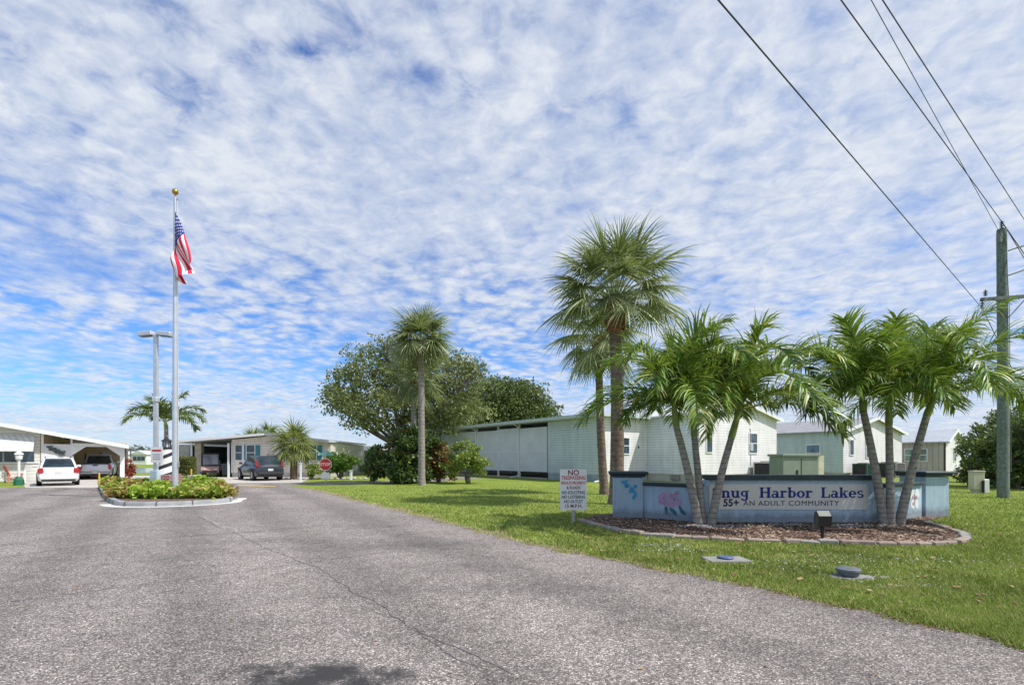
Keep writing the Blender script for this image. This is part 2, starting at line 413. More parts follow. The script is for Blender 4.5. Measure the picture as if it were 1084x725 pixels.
# dry verge between the lawn and the asphalt
M_verge = mulchm('verge_dirt', [(0, (.16, .12, .06)), (.5, (.30, .25, .12)), (1, (.42, .38, .2))], 60)
vg = MB()
for i in range(len(edge)-1):
    a, b = edge[i], edge[i+1]
    if a[1] < -2: continue
    wd = lambda p: .24+.32*mnoise.noise(Vector((p[0]*1.1, p[1]*1.1, 7)))
    na, nb = wd(a), wd(b)
    vg.quad((a[0]-.03, a[1]-.03, .0025), (b[0]-.03, b[1]-.03, .0025), (b[0]+nb, b[1]+nb*1.2, .0025), (a[0]+na, a[1]+na*1.2, .0025))
structure('verge', vg, M_verge)
# painted stop line, faded
sl_ = MB(); sl_.sheet([gp(251,513.2), gp(292,514.4), gp(292,515.2), gp(251,514.0)], .0085)
structure('stop_line', sl_, mat('yellow_road_paint', (.50, .36, .10), .8, .3, 9))
# cracks in the asphalt
M_crack = mat('crack_fill', (.11, .10, .095), .9, .3, 30)
M_crackl = mat('crack_pale', (.33, .31, .29), .9, .3, 30)
def crack(pix, wdt, m=None, seed=0):
    pts = [gp(*p) for p in pix]; mb = MB(); rr = random.Random(seed); line = []
    for i in range(len(pts)-1):
        L = math.dist(pts[i], pts[i+1]); k = max(2, int(L/.09))
        for j in range(k):
            t = j/k
            line.append((pts[i][0]*(1-t)+pts[i+1][0]*t, pts[i][1]*(1-t)+pts[i+1][1]*t))
    off = 0; L2 = []
    for p in line:
        off = off*.82+rr.uniform(-.022, .022); L2.append((p[0]+off, p[1]+off*.7))
    for i in range(len(L2)-1):
        a, b = Vector((*L2[i], 0)), Vector((*L2[i+1], 0)); t = (b-a).normalized(); n = Vector((-t.y, t.x, 0))
        wa = wdt*rr.uniform(.3, 1.1); wb = wdt*rr.uniform(.3, 1.1)
        if rr.random() < .12: continue
        z = Vector((0, 0, .0075)); mb.quad(a-n*wa+z, b-n*wb+z, b+n*wb+z, a+n*wa+z)
    structure('road_crack', mb, m or M_crack)
crack([(207,545), (250,566), (300,588), (345,607), (372,624), (410,647), (450,668), (500,690), (560,716)], .007, None, 1)
crack([(420,652), (437,668), (470,690), (520,716)], .004, None, 2)
crack([(6,590), (60,582), (140,572), (240,565), (330,558), (440,556)], .013, None, 3)
crack([(0,578), (80,566), (180,560)], .012, None, 4)
crack([(208,545), (232,555), (256,564)], .028, M_crackl, 5)
crack([(256,564), (330,562), (420,557)], .012, None, 6)
# pond and the far shore
M_water, nt_, b_, _ = nt_new('pond_water'); b_.inputs['Base Color'].default_value = (.10, .15, .20, 1); b_.inputs['Roughness'].default_value = .12
bump(nt_, b_, noise(nt_, objco(nt_), 3, 3), .15, .02)
wt = MB(); wt.sheet([(-62, 54), (-33, 52), (-28, 60), (-30, 72), (-70, 75)], .006); structure('water', wt, M_water)

# ------------------------------------------------------------------ mulch bed
bedf = [gp(614,552), gp(640,559), gp(680,566.5), gp(740,571.5), gp(800,574), gp(860,575.5), gp(920,577), gp(970,578), gp(1005,576.5), gp(1021,572.5), gp(1018,567), gp(995,558.5), gp(975,553)]
bedb = [(11.4, 13.4), (10.6, 14.4), (3.4, 14.4), (2.2, 13.6)]
bedline = smooth_line(bedf, .2, .01)
bed = bedline+bedb
M_mulchd = mulchm('mulch', [(0, (.035, .018, .014)), (.4, (.10, .055, .04)), (.75, (.19, .115, .085)), (1, (.40, .29, .21))])
def inside(x, y, poly):
    c = False; n = len(poly); j = n-1
    for i in range(n):
        if (poly[i][1] > y) != (poly[j][1] > y) and x < (poly[j][0]-poly[i][0])*(y-poly[i][1])/(poly[j][1]-poly[i][1])+poly[i][0]: c = not c
        j = i
    return c
mb = MB(); mb.sheet(bed, .03); mb.add([], [])
ring = len(bed)
mb.add([(x, y, -.01) for x, y in bed]+[(x, y, .03) for x, y in bed], [(i, (i+1) % ring, (i+1) % ring+ring, i+ring) for i in range(ring)])
structure('mulch_bed', mb, M_mulchd, fixn=False)
# loose chips on the bed, pale gravel and shell in the middle
def chips(name, n, ok, size, z, m, flat=.5):
    V = []; Fc = []; k = 0
    while k < n:
        p = ok()
        if p is None: continue
        x, y = p; s = size*random.uniform(.5, 1.4); a = random.uniform(0, 6.3); tl = random.uniform(-.6, .6)
        c, sn = math.cos(a), math.sin(a); L = s; W_ = s*flat
        for (q, r_) in ((-L, -W_), (L, -W_), (L, W_), (-L, W_)):
            V.append((x+q*c-r_*sn, y+q*sn+r_*c, z+abs(s)*.5+q*tl*.6+r_*.3))
        Fc.append((4*k, 4*k+1, 4*k+2, 4*k+3)); k += 1
    return tag(npmesh(name, V, Fc, m, None, 4), kind='stuff')
M_chip = leafm('bark_chips', [(0, (.05, .025, .018)), (.45, (.20, .11, .075)), (.75, (.40, .28, .19)), (1, (.66, .55, .42))], 0.0, .9)
M_shell = leafm('pale_gravel', [(0, (.16, .16, .16)), (.5, (.40, .40, .39)), (1, (.75, .74, .72))], 0.0, .9)
def inbed():
    x, y = random.uniform(1.2, 11.6), random.uniform(8.8, 13)
    return (x, y) if inside(x, y, bed) else None
tag(chips('bark_mulch', 16000, inbed, .022, .03, M_chip, .35), 'loose brown bark mulch in the bed round the entrance sign', 'mulch')
def mid_g():
    a = random.uniform(0, 6.3); q = abs(random.gauss(0, 1))
    x, y = random.choice([(4.4, 11.3), (4.4, 11.3), (6.2, 11.5), (7.5, 11.35)])
    x += math.cos(a)*q*.5; y += math.sin(a)*q*.16
    return (x, y) if inside(x, y, bed) and y < 11.85 else None
tag(chips('pale_gravel', 2600, mid_g, .016, .035, M_shell, .7), 'pale shell gravel spread at the foot of the sign wall', 'gravel')
# edging stones, one by one
stone_ms = [mat('edging_stone_%s' % n, c, .9, .25, 9, bscale=45, bmp=.5, dirt=.4) for n, c in (('buff', (.36, .29, .24)), ('rose', (.33, .25, .22)), ('grey', (.33, .31, .29)))]
cum = [0]
for i in range(len(bedline)-1): cum.append(cum[-1]+math.dist(bedline[i], bedline[i+1]))
def at_len(L):
    for i in range(len(cum)-1):
        if cum[i+1] >= L:
            t = (L-cum[i])/(cum[i+1]-cum[i]+1e-9); a, b = bedline[i], bedline[i+1]
            return (a[0]+(b[0]-a[0])*t, a[1]+(b[1]-a[1])*t), math.atan2(b[1]-a[1], b[0]-a[0])
    return bedline[-1], 0
stones = []
L = .1; i = 0
while L < cum[-1]-.1:
    (x, y), a = at_len(L)
    if i < 3:
        mb = MB(); mb.box((0, 0, .035), (.275+.02*i, .15, .085), bev=.016); s0 = mb.build('edging_stone', stone_ms[i % 3]); stones.append(s0); s = s0
    else:
        s = stones[random.randrange(3)].copy(); COL.objects.link(s)
    s.location = (x+random.uniform(-.02, .02), y+random.uniform(-.03, .03), random.uniform(-.012, .012)); s.rotation_euler = (random.uniform(-.05, .05), random.uniform(-.05, .05), a+random.uniform(-.13, .13))
    tag(s, 'weathered concrete edging stone along the front rim of the mulch bed', 'edging stone', 'edging stones round the mulch bed'); L += .31; i += 1
# stray board lying on the mulch
mb = MB(); mb.box((0, 0, 0), (1.1, .07, .035), bev=.006)
o = mb.build('board', mat('weathered_board', (.26, .14, .10), .8, .3, 12)); o.location = (xa(898,10.6), 10.6, .06); o.rotation_euler = (0, .02, R(-8))
tag(o, 'thin reddish board lying on the mulch behind the floodlight', 'board')

# ------------------------------------------------------------------ lawn: grass blades
def lawn_ok(x, y):
    if x < edge_x_np(y)+.05: return False
    return True
ys = np.array([p[1] for p in edge if p[1] > -1]); xs = np.array([p[0] for p in edge if p[1] > -1])
o_ = np.argsort(ys); ys = ys[o_]; xs = xs[o_]
def grass(name, n, y0, y1, h, wd, label, m):
    # density falls off with the square of the distance from the road-side lawn front
    t = rng.random(n); Y = 1/((1/y0)*(1-t)+(1/y1)*t)
    right = Y*1.06+.8; left = np.interp(Y, ys, xs)
    fr = rng.random(n); X = left-.02-.16*rng.random(n)**2*(rng.random(n) < .5)+(right-left)*fr
    keep = np.ones(n, bool)
    fuzz = rng.random(n)
    pat = np.array([mnoise.noise(Vector((x*1.3, y*1.3, 5))) for x, y in zip(X, Y)])
    nearroad = (X-left) < (.16+.22*fuzz+.2*pat)
    keep &= ~(nearroad & (rng.random(n) < .72))
    keep &= ~((pat > .28) & (rng.random(n) < .55))
    bx = [p[0] for p in bed]; by = [p[1] for p in bed]
    cand = np.where((X > min(bx)-.1) & (X < max(bx)+.1) & (Y > min(by)-.1) & (Y < max(by)+.1))[0]
    for i in cand:
        if inside(X[i], Y[i], bed): keep[i] = False
    for (cx, cy, rr) in ((gp(770,594)[0], gp(770,594)[1], .30), (gp(902,612)[0], gp(902,612)[1], .22)):
        keep &= ~(((X-cx)/1.3)**2+(Y-cy)**2 < rr*rr)
    X, Y, pat = X[keep], Y[keep], pat[keep]; k = len(X)
    sc = np.clip(Y/6.0, .8, 3.0)**.6
    H = h*(.55+.75*rng.random(k))*(1+.5*np.clip(pat, -.5, .5)); W_ = wd*sc*(.7+.6*rng.random(k))
    a = rng.random(k)*6.283; la = rng.random(k)*6.283; ln = H*(.25+.9*rng.random(k))
    V = np.zeros((k, 3, 3)); cx, sx = np.cos(a)*W_, np.sin(a)*W_
    V[:, 0] = np.stack([X-cx, Y-sx, np.zeros(k)], 1); V[:, 1] = np.stack([X+cx, Y+sx, np.zeros(k)], 1)
    V[:, 2] = np.stack([X+np.cos(la)*ln, Y+np.sin(la)*ln, H], 1)
    o = npmesh(name, V.reshape(-1, 3), np.arange(3*k).reshape(k, 3), m)
    return tag(o, label, 'grass', kind='stuff')
M_grass = leafm('grass_blades', [(0, (.08, .14, .02)), (.4, (.21, .31, .05)), (.72, (.37, .44, .10)), (.9, (.50, .47, .19)), (1, (.62, .55, .32))], .25, .6, .2, (.8, .62, 1.25), (1.6, .75, (.46, .40, .17)))
grass('lawn_grass', 330000, 3.9, 27.5, .05, .0065, 'mown green and straw-flecked grass covering the lawn on the right', M_grass)
# pale gravel patches in the lawn
def lawn_g():
    cx, cy, sx, sy = random.choice([(*gp(715,583), .35, .12), (*gp(700,578), .3, .1), (*gp(850,598), .5, .22), (*gp(890,592), .5, .2), (*gp(935,612), .45, .15), (*gp(965,622), .25, .06), (*gp(1000,596), .7, .3)])
    return (random.gauss(cx, sx), random.gauss(cy, sy))
tag(chips('lawn_gravel', 1500, lawn_g, .011, .02, M_shell, .7), 'scattered pale gravel showing through the lawn before the mulch bed', 'gravel')
ll = MB()
M_litter = leafm('fallen_leaves', [(0, (.16, .08, .04)), (.6, (.30, .18, .09)), (1, (.42, .32, .16))], 0.1)
def lit():
    x, y = random.uniform(1, 11), random.uniform(5, 13)
    return (x, y) if (x > np.interp(y, ys, xs)+.1 and not inside(x, y, bed)) else None
tag(chips('leaf_litter', 420, lit, .028, .045, M_litter, .55), 'small dry brown leaves fallen on the lawn round the sign', 'leaf litter')

# ------------------------------------------------------------------ covers in the lawn
x, y = gp(768, 594)
t = thing('utility_cover', 'square flat concrete utility cover with a small blue lid in the lawn', 'utility cover', (x, y, 0), R(4))
mb = MB(); mb.box((0, 0, .022), (.62, .36, .05), bev=.012); mb.build('slab', mat('old_concrete', (.27, .265, .25), .9, .25, 7, bscale=60, bmp=.4, dirt=.4), t)
mb = MB(); mb.lathe([(0.001, .056), (.11, .056), (.12, .064), (.11, .078), (.001, .082)], n=20); mb.build('lid', mat('blue_grey_lid', (.10, .13, .25), .5), t, True)
x, y = gp(898, 611)
t = thing('valve_cap', 'raised round dark grey valve cap on cracked concrete in the lawn', 'valve cap', (x, y, 0), 0)
mb = MB(); mb.slab([(-.26, -.10), (-.1, -.16), (.16, -.13), (.32, -.06), (.26, .08), (.02, .13), (-.2, .09)], -.01, .022); mb.build('slab', MATS['old_concrete'], t)
mb = MB(); mb.lathe([(.11, .03), (.125, .06), (.125, .085), (.145, .09), (.145, .115), (.13, .125), (.001, .128)], n=22); mb.build('cap', mat('grey_cap', (.13, .15, .17), .55, .2, 9), t, True)
mb = MB(); mb.box((.40, -.08, .01), (.2, .07, .04), rz=.5, bev=.01); o = mb.build('slab_fragment', MATS['old_concrete'], t)

# grit and soil crumbs spilling from the verge on to the road, a few leaves on the asphalt
def grit():
    Y = 1/random.uniform(1/24, 1/3.9); x = float(np.interp(Y, ys, xs)); return (x-abs(random.gauss(0, .10))+.06, Y)
tag(chips('verge_grit', 2600, grit, .008, .004, M_litter, .7), 'fine brown grit and leaf crumbs along the ragged edge of the road', 'grit')
def rl():
    return (random.uniform(-9, 3), random.uniform(3.6, 14))
tag(chips('road_leaves', 60, lambda: (lambda p: p if p[0] < np.interp(p[1], ys, xs)-.1 else None)(rl()), .016, .006, M_litter, .5), 'few tiny dry leaves blown on to the asphalt', 'leaf litter')
# ------------------------------------------------------------------ entrance sign wall
def stucco():
    m, nt, b, out = nt_new('blue_grey_stucco'); co = objco(nt); s = N(nt, 'SeparateXYZ'); nt.links.new(co, s.inputs[0])
    c = ramp(nt, noise(nt, co, 1.5, 6, .65), [(.3, (.36, .49, .60)), (.7, (.49, .62, .72))])
    mp_ = N(nt, 'Mapping'); mp_.inputs['Scale'].default_value = (5, 5, .5); nt.links.new(co, mp_.inputs[0])
    c = mixc(nt, 1.0, c, ramp(nt, noise(nt, mp_.outputs[0], 2.2, 5, .7), [(.38, .88), (.55, 1.0), (.75, 1.05)]), 'MULTIPLY')
    base = ramp(nt, math_n(nt, 'ADD', s.outputs[2], math_n(nt, 'MULTIPLY', noise(nt, co, 4, 5, .7), -.35)), [(-.1, .5), (.0, .6), (.12, 1.0)])
    c = mixc(nt, math_n(nt, 'SUBTRACT', 1.0, base), c, (.10, .07, .05))
    nt.links.new(c, b.inputs['Base Color']); b.inputs['Roughness'].default_value = .85; b.inputs['Specular IOR Level'].default_value = .2
    bump(nt, b, noise(nt, co, 55, 5, .7), .5, .012); return m
M_blue = stucco()
M_cope = mat('slate_coping', (.03, .052, .065), .5, .25, 4, bscale=40, dirt=.15)
M_panel = mat('sign_panel', (.70, .67, .61), .6, .09, 1.4, bmp=.08, dirt=.08)
M_nblue = mat('navy_lettering', (.004, .022, .22), .45, .1, 8, bmp=0)
M_nblk = mat('dark_lettering', (.018, .022, .05), .5, .1, 8, bmp=0)
Y0 = 11.95
S = thing('entrance_sign', 'long blue-grey stucco entrance wall lettered Snug Harbor Lakes with dark coping', 'entrance sign', (6.45, Y0, 0))
ox = 6.45
def lx(px): return xa(px, Y0)-ox
# centre wall with concave shoulders
lowh, hih = .84, 1.02
shl = [(lx(741)+.02, lowh)]
for k in range(1, 7):
    a = k/6*math.pi/2; shl.append((lx(741)+.17*math.sin(a), lowh+(hih-lowh)*(1-math.cos(a))))
shr = [(lx(934)-(q[0]-lx(741)), q[1]) for q in shl][::-1]
poly = [(lx(741), -.05), ]+shl+shr+[(lx(934), -.05)]
mb = MB(); mb.prism(poly, 0, .28); mb.build('centre_wall', M_blue, S)
mb = MB()
mb.prism([(lx(752)-.02, hih+.002), (lx(752)-.07, hih+.03), (lx(752)-.07, hih+.065), (lx(752)-.1, hih+.075), (lx(752)-.1, hih+.12), (lx(923)+.1, hih+.12), (lx(923)+.1, hih+.075), (lx(923)+.07, hih+.065), (lx(923)+.07, hih+.03), (lx(923)+.02, hih+.002)], -.07, .34)
mb.build('coping', M_cope, S)
def wing(p0, p1, name):
    a = Vector((*p0, 0)); b = Vector((*p1, 0)); d_ = (b-a); L = d_.length; an = math.atan2(d_.y, d_.x)
    mb = MB(); c = (a+b)/2; nrm = Vector((-math.sin(an), math.cos(an), 0)); cc = c+nrm*.12
    mb.box((cc.x-ox, cc.y-Y0, (lowh-.05)/2), (L, .24, lowh+.05), rz=an); w_ = mb.build('wing_wall', M_blue, S)
    mb = MB(); mb.box((cc.x-ox, cc.y-Y0, lowh+.048), (L+.02, .38, .085), rz=an, bev=.02); mb.build('coping', M_cope, S); return an
# wings sit 3 mm clear of the centre wall and pillars
aL = wing((3.30, 12.88), (4.42, 11.99), 'l')
aR = wing((8.72, 12.0), (10.48, 13.1), 'r')
def pillar(cx, cy, s_, rz):
    mb = MB(); mb.box((cx-ox, cy-Y0, .5), (s_, s_, 1.1), rz=rz, bev=.015); mb.build('pillar', M_blue, S)
    mb = MB(); mb.box((cx-ox, cy-Y0, 1.09), (s_+.12, s_+.12, .06), rz=rz, bev=.015)
    mb.box((cx-ox, cy-Y0, 1.155), (s_+.24, s_+.24, .07), rz=rz, bev=.02); mb.build('pillar_cap', M_cope, S)
pillar(2.99, 13.25, .74, R(-10)); pillar(10.95, 13.62, .74, R(10))
# sign panel with rounded corners
def rrect(x0, x1, z0, z1, r_, n=5):
    P_ = []
    for cx, cz, a0 in ((x1-r_, z1-r_, 0), (x0+r_, z1-r_, 90), (x0+r_, z0+r_, 180), (x1-r_, z0+r_, 270)):
        for k in range(n+1):
            a = R(a0+90*k/n); P_.append((cx+r_*math.cos(a), cz+r_*math.sin(a)))
    return P_
zp0, zp1 = za(539, Y0), za(512.3, Y0)
mb = MB(); mb.prism(rrect(lx(750.5), lx(918.5), zp0, zp1, .07), -.022, .003); mb.build('sign_panel', M_panel, S)
# slab-serif lettering drawn with strokes; every stroke sits a hair above the last so none overlap
class Pen:
    def __init__(s): s.mb = MB(); s.k = 0
    def poly(s, pts):
        s.k += 1; y1 = -.022-.006-s.k*.00025
        s.mb.prism([(x, z) for x, z in pts], y1, -.0215)
    def rect(s, x0, z0, x1, z1): s.poly([(x0, z0), (x1, z0), (x1, z1), (x0, z1)])
    def ring(s, cx, cz, rx, rz_, tx, tz, a0, a1, n=14):
        for k in range(n):
            a = R(a0+(a1-a0)*k/n); b = R(a0+(a1-a0)*(k+1)/n)
            P_ = lambda t, f: (cx+(rx-f*tx)*math.cos(t), cz+(rz_-f*tz)*math.sin(t))
            s.k -= 1 if k else 0
            s.poly([P_(a, 0), P_(b, 0), P_(b, 1), P_(a, 1)])
def letter(p, ch, x, z, h):
    # returns the advance; h = cap height
    q = lambda v: x+v*h
    zt = lambda v: z+v*h
    r_ = lambda a, b, c, d_: p.rect(q(a), zt(b), q(c), zt(d_))
    rg = lambda cx, cz, rx, rz_, tx, tz, a0, a1: p.ring(q(cx), zt(cz), rx*h, rz_*h, tx*h, tz*h, a0, a1)
    sf, st = .09, .22
    if ch == 'H':
        for a in (.08, .66): r_(a, 0, a+st, 1); r_(a-.09, 0, a+st+.09, sf); r_(a-.09, 1-sf, a+st+.09, 1)
        r_(.3, .46, .66, .57); return 1.0
    if ch == 'L':
        r_(.08, 0, .08+st, 1); r_(0, 1-sf, .42, 1); r_(0, 0, .78, sf); r_(.68, 0, .78, .34); return .84
    if ch == 'S':
        rg(.36, .73, .32, .28, .17, .10, 20, 270); rg(.36, .29, .34, .30, .17, .10, -160, 90); r_(.6, .66, .68, .98); r_(.02, .02, .10, .36); return .76
    if ch in 'nhu':
        if ch == 'n':
            r_(.08, 0, .27, .68); r_(0, 0, .36, sf); r_(0, .68-sf, .27, .68)
            rg(.42, .42, .23, .27, .19, .11, 0, 150); r_(.46, 0, .65, .44); r_(.40, 0, .74, sf); return .77
        r_(.08, .26, .27, .68); r_(0, .68-sf, .27, .68); rg(.34, .26, .26, .27, .19, .11, 180, 330)
        r_(.47, 0, .66, .68); r_(.38, .68-sf, .66, .68); r_(.47, 0, .76, sf); return .79
    if ch == 'g':
        rg(.32, .40, .29, .28, .17, .09, 0, 360); r_(.5, .58, .72, .68)
        r_(.44, -.10, .61, .5); rg(.33, -.08, .28, .20, .17, .10, 180, 360); return .76
    if ch == 'a':
        rg(.28, .20, .26, .22, .16, .09, 0, 360); r_(.42, 0, .61, .46); r_(.42, 0, .72, sf)
        rg(.32, .44, .29, .24, .18, .09, 0, 150); return .75
    if ch == 'r':
        r_(.08, 0, .27, .68); r_(0, 0, .38, sf); r_(0, .68-sf, .27, .68); rg(.42, .42, .22, .26, .19, .12, 30, 150); return .64
    if ch == 'b':
        r_(.08, 0, .27, 1); r_(0, 1-sf, .27, 1); rg(.38, .34, .32, .34, .19, .09, 0, 360); return .76
    if ch == 'o':
        rg(.36, .34, .34, .34, .19, .09, 0, 360); return .76
    if ch == 'k':
        r_(.08, 0, .27, 1); r_(0, 1-sf, .27, 1); r_(0, 0, .36, sf)
        p.poly([(q(.27), zt(.30)), (q(.27), zt(.18)), (q(.58), zt(.62)), (q(.46), zt(.62))]); r_(.42, .68-sf, .72, .68)
        p.poly([(q(.34), zt(.36)), (q(.46), zt(.46)), (q(.72), zt(.04)), (q(.52), zt(.04))]); r_(.44, 0, .78, sf); return .8
    if ch == 'e':
        rg(.35, .34, .33, .34, .18, .09, 0, 320); r_(.1, .30, .66, .39); return .73
    if ch == 's':
        rg(.30, .50, .26, .19, .14, .08, 20, 270); rg(.30, .19, .28, .20, .15, .08, -160, 90); return .64
    return .4
def word(name, s_, px0, px1, pyb, h):
    p = Pen(); x = 0
    for ch in s_: x += letter(p, ch, x, 0, h)*h
    wx = lx(px1)-lx(px0); k = wx/(x-.04*h)
    p.mb.v = [(lx(px0)+vx*k, vy, za(pyb, Y0)+vz) for vx, vy, vz in p.mb.v]
    return p.mb.build(name, M_nblue, S, fixn=False)
word('lettering', 'Snug', 753.5, 792.5, 526.6, .245)
word('lettering', 'Harbor', 803.5, 859.5, 526.6, .245)
word('lettering', 'Lakes', 868.5, 913.5, 526.6, .245)
text('lettering', '55+', .235, M_nblk, S, (lx(773.5), -.0225, za(532.2, Y0)), ext=.004, off=.007)
text('lettering', 'AN ADULT COMMUNITY', .165, M_nblk, S, (lx(837), -.0225, za(532.6, Y0)), ext=.004, off=0.0, sx=1.1, space=1.12)
# murals: petals and leaves as thin painted shapes on the wings and pillars
M_pink = mat('mural_pink', (.48, .33, .47), .7, .2, 8); M_leafg = mat('mural_leaf', (.035, .17, .20), .7, .2, 8)
M_sky = mat('mural_blue', (.06, .33, .60), .7, .35, 9); M_pale = mat('mural_white', (.72, .74, .74), .7, .1, 8); M_pinkp = mat('mural_rose', (.55, .34, .38), .7, .15, 8)
def mural(name, m, base, ang, shapes, out=.004):
    # base: wall point (world), ang: wall direction; shapes: (u, z, rx, rz, tilt) ellipses
    mb = MB(); ux, uy = math.cos(ang), math.sin(ang); nx, ny = math.sin(ang), -math.cos(ang)
    for i, (u_, z, rx, rz_, tl) in enumerate(shapes):
        o_ = out+i*.0006; pts = []
        for k in range(18):
            a = 2*math.pi*k/18; w_ = 1+.14*math.sin(3*a+i*2)
            du, dz = rx*math.cos(a)*w_, rz_*math.sin(a)*w_
            uu = u_+du*math.cos(tl)-dz*math.sin(tl); z2 = z+du*math.sin(tl)+dz*math.cos(tl)
            pts.append((base[0]+ux*uu+nx*o_-ox, base[1]+uy*uu+ny*o_-Y0, z2))
        mb.add(pts, [tuple(range(18))])
    return mb.build(name, m, S, fixn=False)
B = (3.30, 12.88)
mural('mural_flower', M_pink, B, aL, [(.50, .56, .11, .10, 0), (.66, .60, .12, .10, .3), (.82, .58, .10, .10, 0), (.60, .44, .11, .09, 0), (.76, .43, .12, .09, .2), (.46, .46, .07, .07, 0), (.90, .47, .08, .08, 0), (.5, .66, .06, .05, 0), (.86, .69, .06, .05, 0)])
for e_ in ((.54, .56, .022, .028, 0), (.80, .54, .018, .035, 0)): mural('mural_flower_eye', M_sky, B, aL, [e_], .012)
mural('mural_leaf', M_leafg, B, aL, [(.60, .26, .035, .10, .1), (.78, .24, .045, .12, .75), (.99, .27, .045, .13, .65)], .012)
PB = (2.99-.37, 13.25-.37+.06)
mural('mural_flower', M_sky, (2.60, 12.945), R(-10), [(.24, .93, .09, .05, .2), (.30, .84, .07, .06, 0), (.42, .72, .07, .08, .4), (.50, .82, .05, .05, 0), (.50, .62, .04, .08, 0), (.46, .54, .03, .06, .1)], .006)
BR = (8.72, 12.0)
mural('mural_butterfly', M_pale, BR, aR, [(1.50, .62, .13, .12, .4), (1.80, .64, .13, .12, -.4), (1.54, .38, .11, .12, -.2), (1.76, .38, .11, .12, .2)])
mural('mural_butterfly', M_pinkp, BR, aR, [(1.65, .50, .025, .17, 0), (1.55, .56, .05, .04, .4), (1.75, .56, .05, .04, -.4), (1.57, .40, .04, .04, 0)], .012)

# ------------------------------------------------------------------ landscape floodlight
x, y = gp(870.5, 571.5)
t = thing('landscape_floodlight', 'small black box floodlight on a stake at the front of the mulch bed', 'floodlight', (x, y, .0))
t.scale = (.66, .66, .92)
M_fl = mat('flood_housing', (.07, .09, .075), .5, .25, 9)
mb = MB(); mb.tube([(0, 0, 0), (0, 0, .22)], .042, 10); mb.tube([(0, 0, .20), (0, 0, .27)], .055, 10); mb.build('stake', M_black, t)
mb = MB(); mb.prismx([(-.10, .31), (.06, .26), (.14, .36), (.10, .56), (-.02, .60), (-.14, .50)], -.17, .17); mb.build('housing', M_fl, t)
mb = MB(); mb.prismx([(-.145, .49), (-.10, .295), (-.12, .29), (-.165, .50)], -.185, .185); mb.build('bezel', M_black, t)
mb = MB(); mb.prismx([(.145, .37), (.105, .55), (.112, .552), (.152, .372)], -.15, .15); mb.build('lens', glassm('lamp_lens', (.05, .07, .07)), t)

# ------------------------------------------------------------------ no trespassing sign
Yn = 12.05; x = xa(607, Yn)
t = thing('warning_sign', 'white no trespassing sign with red and black lines on a short wooden post', 'warning sign', (x, Yn, 0), R(3))
mb = MB(); mb.box((.0, .03, .36), (.07, .05, .75), bev=.006); mb.build('post', mat('grey_wood', (.40, .37, .33), .85, .2, 10), t)
M_sgn = mat('sign_white', (.78, .78, .78), .5, .05, 4, bmp=.02)
mb = MB(); mb.prism(rrect(-.315, .315, .31, 1.27, .015), -.004, .003); mb.build('board', M_sgn, t)
M_stxt = mat('sign_red', (.50, .025, .04), .5, .1, 5, bmp=0); M_stxb = mat('sign_black', (.03, .03, .05), .5, .1, 5, bmp=0); M_stmr = mat('sign_maroon', (.20, .02, .05), .5, .1, 5, bmp=0)
for s_, z, sz, m_, wmax in (('NO', 1.185, .17, M_stmr, .26), ('TRESPASSING', 1.065, .125, M_stxt, .58), ('PRIVATE PROPERTY', .945, .10, M_stxt, .58), ('& ROADS', .835, .10, M_stmr, .32),
                  ('NO SOLICITING', .72, .105, M_stxb, .55), ('NO LOITERING', .615, .105, M_stxb, .55), ('NO OUTLET', .51, .105, M_stxb, .44), ('15 M.P.H.', .405, .11, M_stmr, .40)):
    o = text('lettering', s_, sz, m_, t, (0, -.0052, z), ext=.001, off=sz*.022)
    wd = max(v.co.x for v in o.data.vertices)-min(v.co.x for v in o.data.vertices); o.scale = (wmax/wd, 1, 1)

# ------------------------------------------------------------------ roundabout island
isl = [gp(104,516.5), gp(107.5,525), (gp(116,532.5)), gp(132,536), gp(190,535.5), gp(238,532.5), gp(247,529.5), gp(243,525), gp(231,512.5), gp(222,507), gp(196,503.5), gp(125,506)]
isl = [(float(a), float(b)) for a, b in isl]
isl[-3] = (-19.2, 33.5); isl[-2] = (-22.3, 34.4); isl[-1] = (-23.6, 31.0)
isl[-4] = (-17.6, 31.2); isl[-5] = (-10.9, 20.2)
isline = smooth_line(isl+[isl[0]], .3, .004)[:-1]
cx_ = sum(p[0] for p in isline)/len(isline); cy_ = sum(p[1] for p in isline)/len(isline)
def shrink(poly, d_):
    n = len(poly); out = []
    for i in range(n):
        a = Vector((*poly[i-1], 0)); b = Vector((*poly[(i+1) % n], 0)); t_ = (b-a).normalized(); nn = Vector((-t_.y, t_.x, 0))
        if nn.dot(Vector((cx_-poly[i][0], cy_-poly[i][1], 0))) < 0: nn = -nn
        out.append((poly[i][0]+nn.x*d_, poly[i][1]+nn.y*d_))
    return out
inner = shrink(isline, .2); nI = len(isline)
mb = MB()
prof = [(isline, -.01), (shrink(isline, .012), .10), (shrink(isline, .03), .145), (shrink(isline, .18), .15), (inner, .10)]
vs = []; 
for P_, z in prof: vs += [(x, y, z) for x, y in P_]
mb.add(vs, [(k*nI+i, k*nI+(i+1) % nI, (k+1)*nI+(i+1) % nI, (k+1)*nI+i) for k in range(4) for i in range(nI)])
structure('island_kerb', mb, M_kerb, fixn=True)
mb = MB(); mb.sheet(inner, .11); structure('island_soil', mb, M_mulchd)
mb = MB(); acc = 0
for i in range(nI):
    a_, b_ = isline[i], isline[(i+1) % nI]; acc += math.dist(a_, b_)
    if acc > 1.0:
        acc = 0; an = math.atan2(b_[1]-a_[1], b_[0]-a_[0]); pin = shrink(isline, .09)[i]
        mb.box((pin[0], pin[1], .075), (.02, .20, .162), rz=an)
structure('kerb_joints', mb, M_crack)
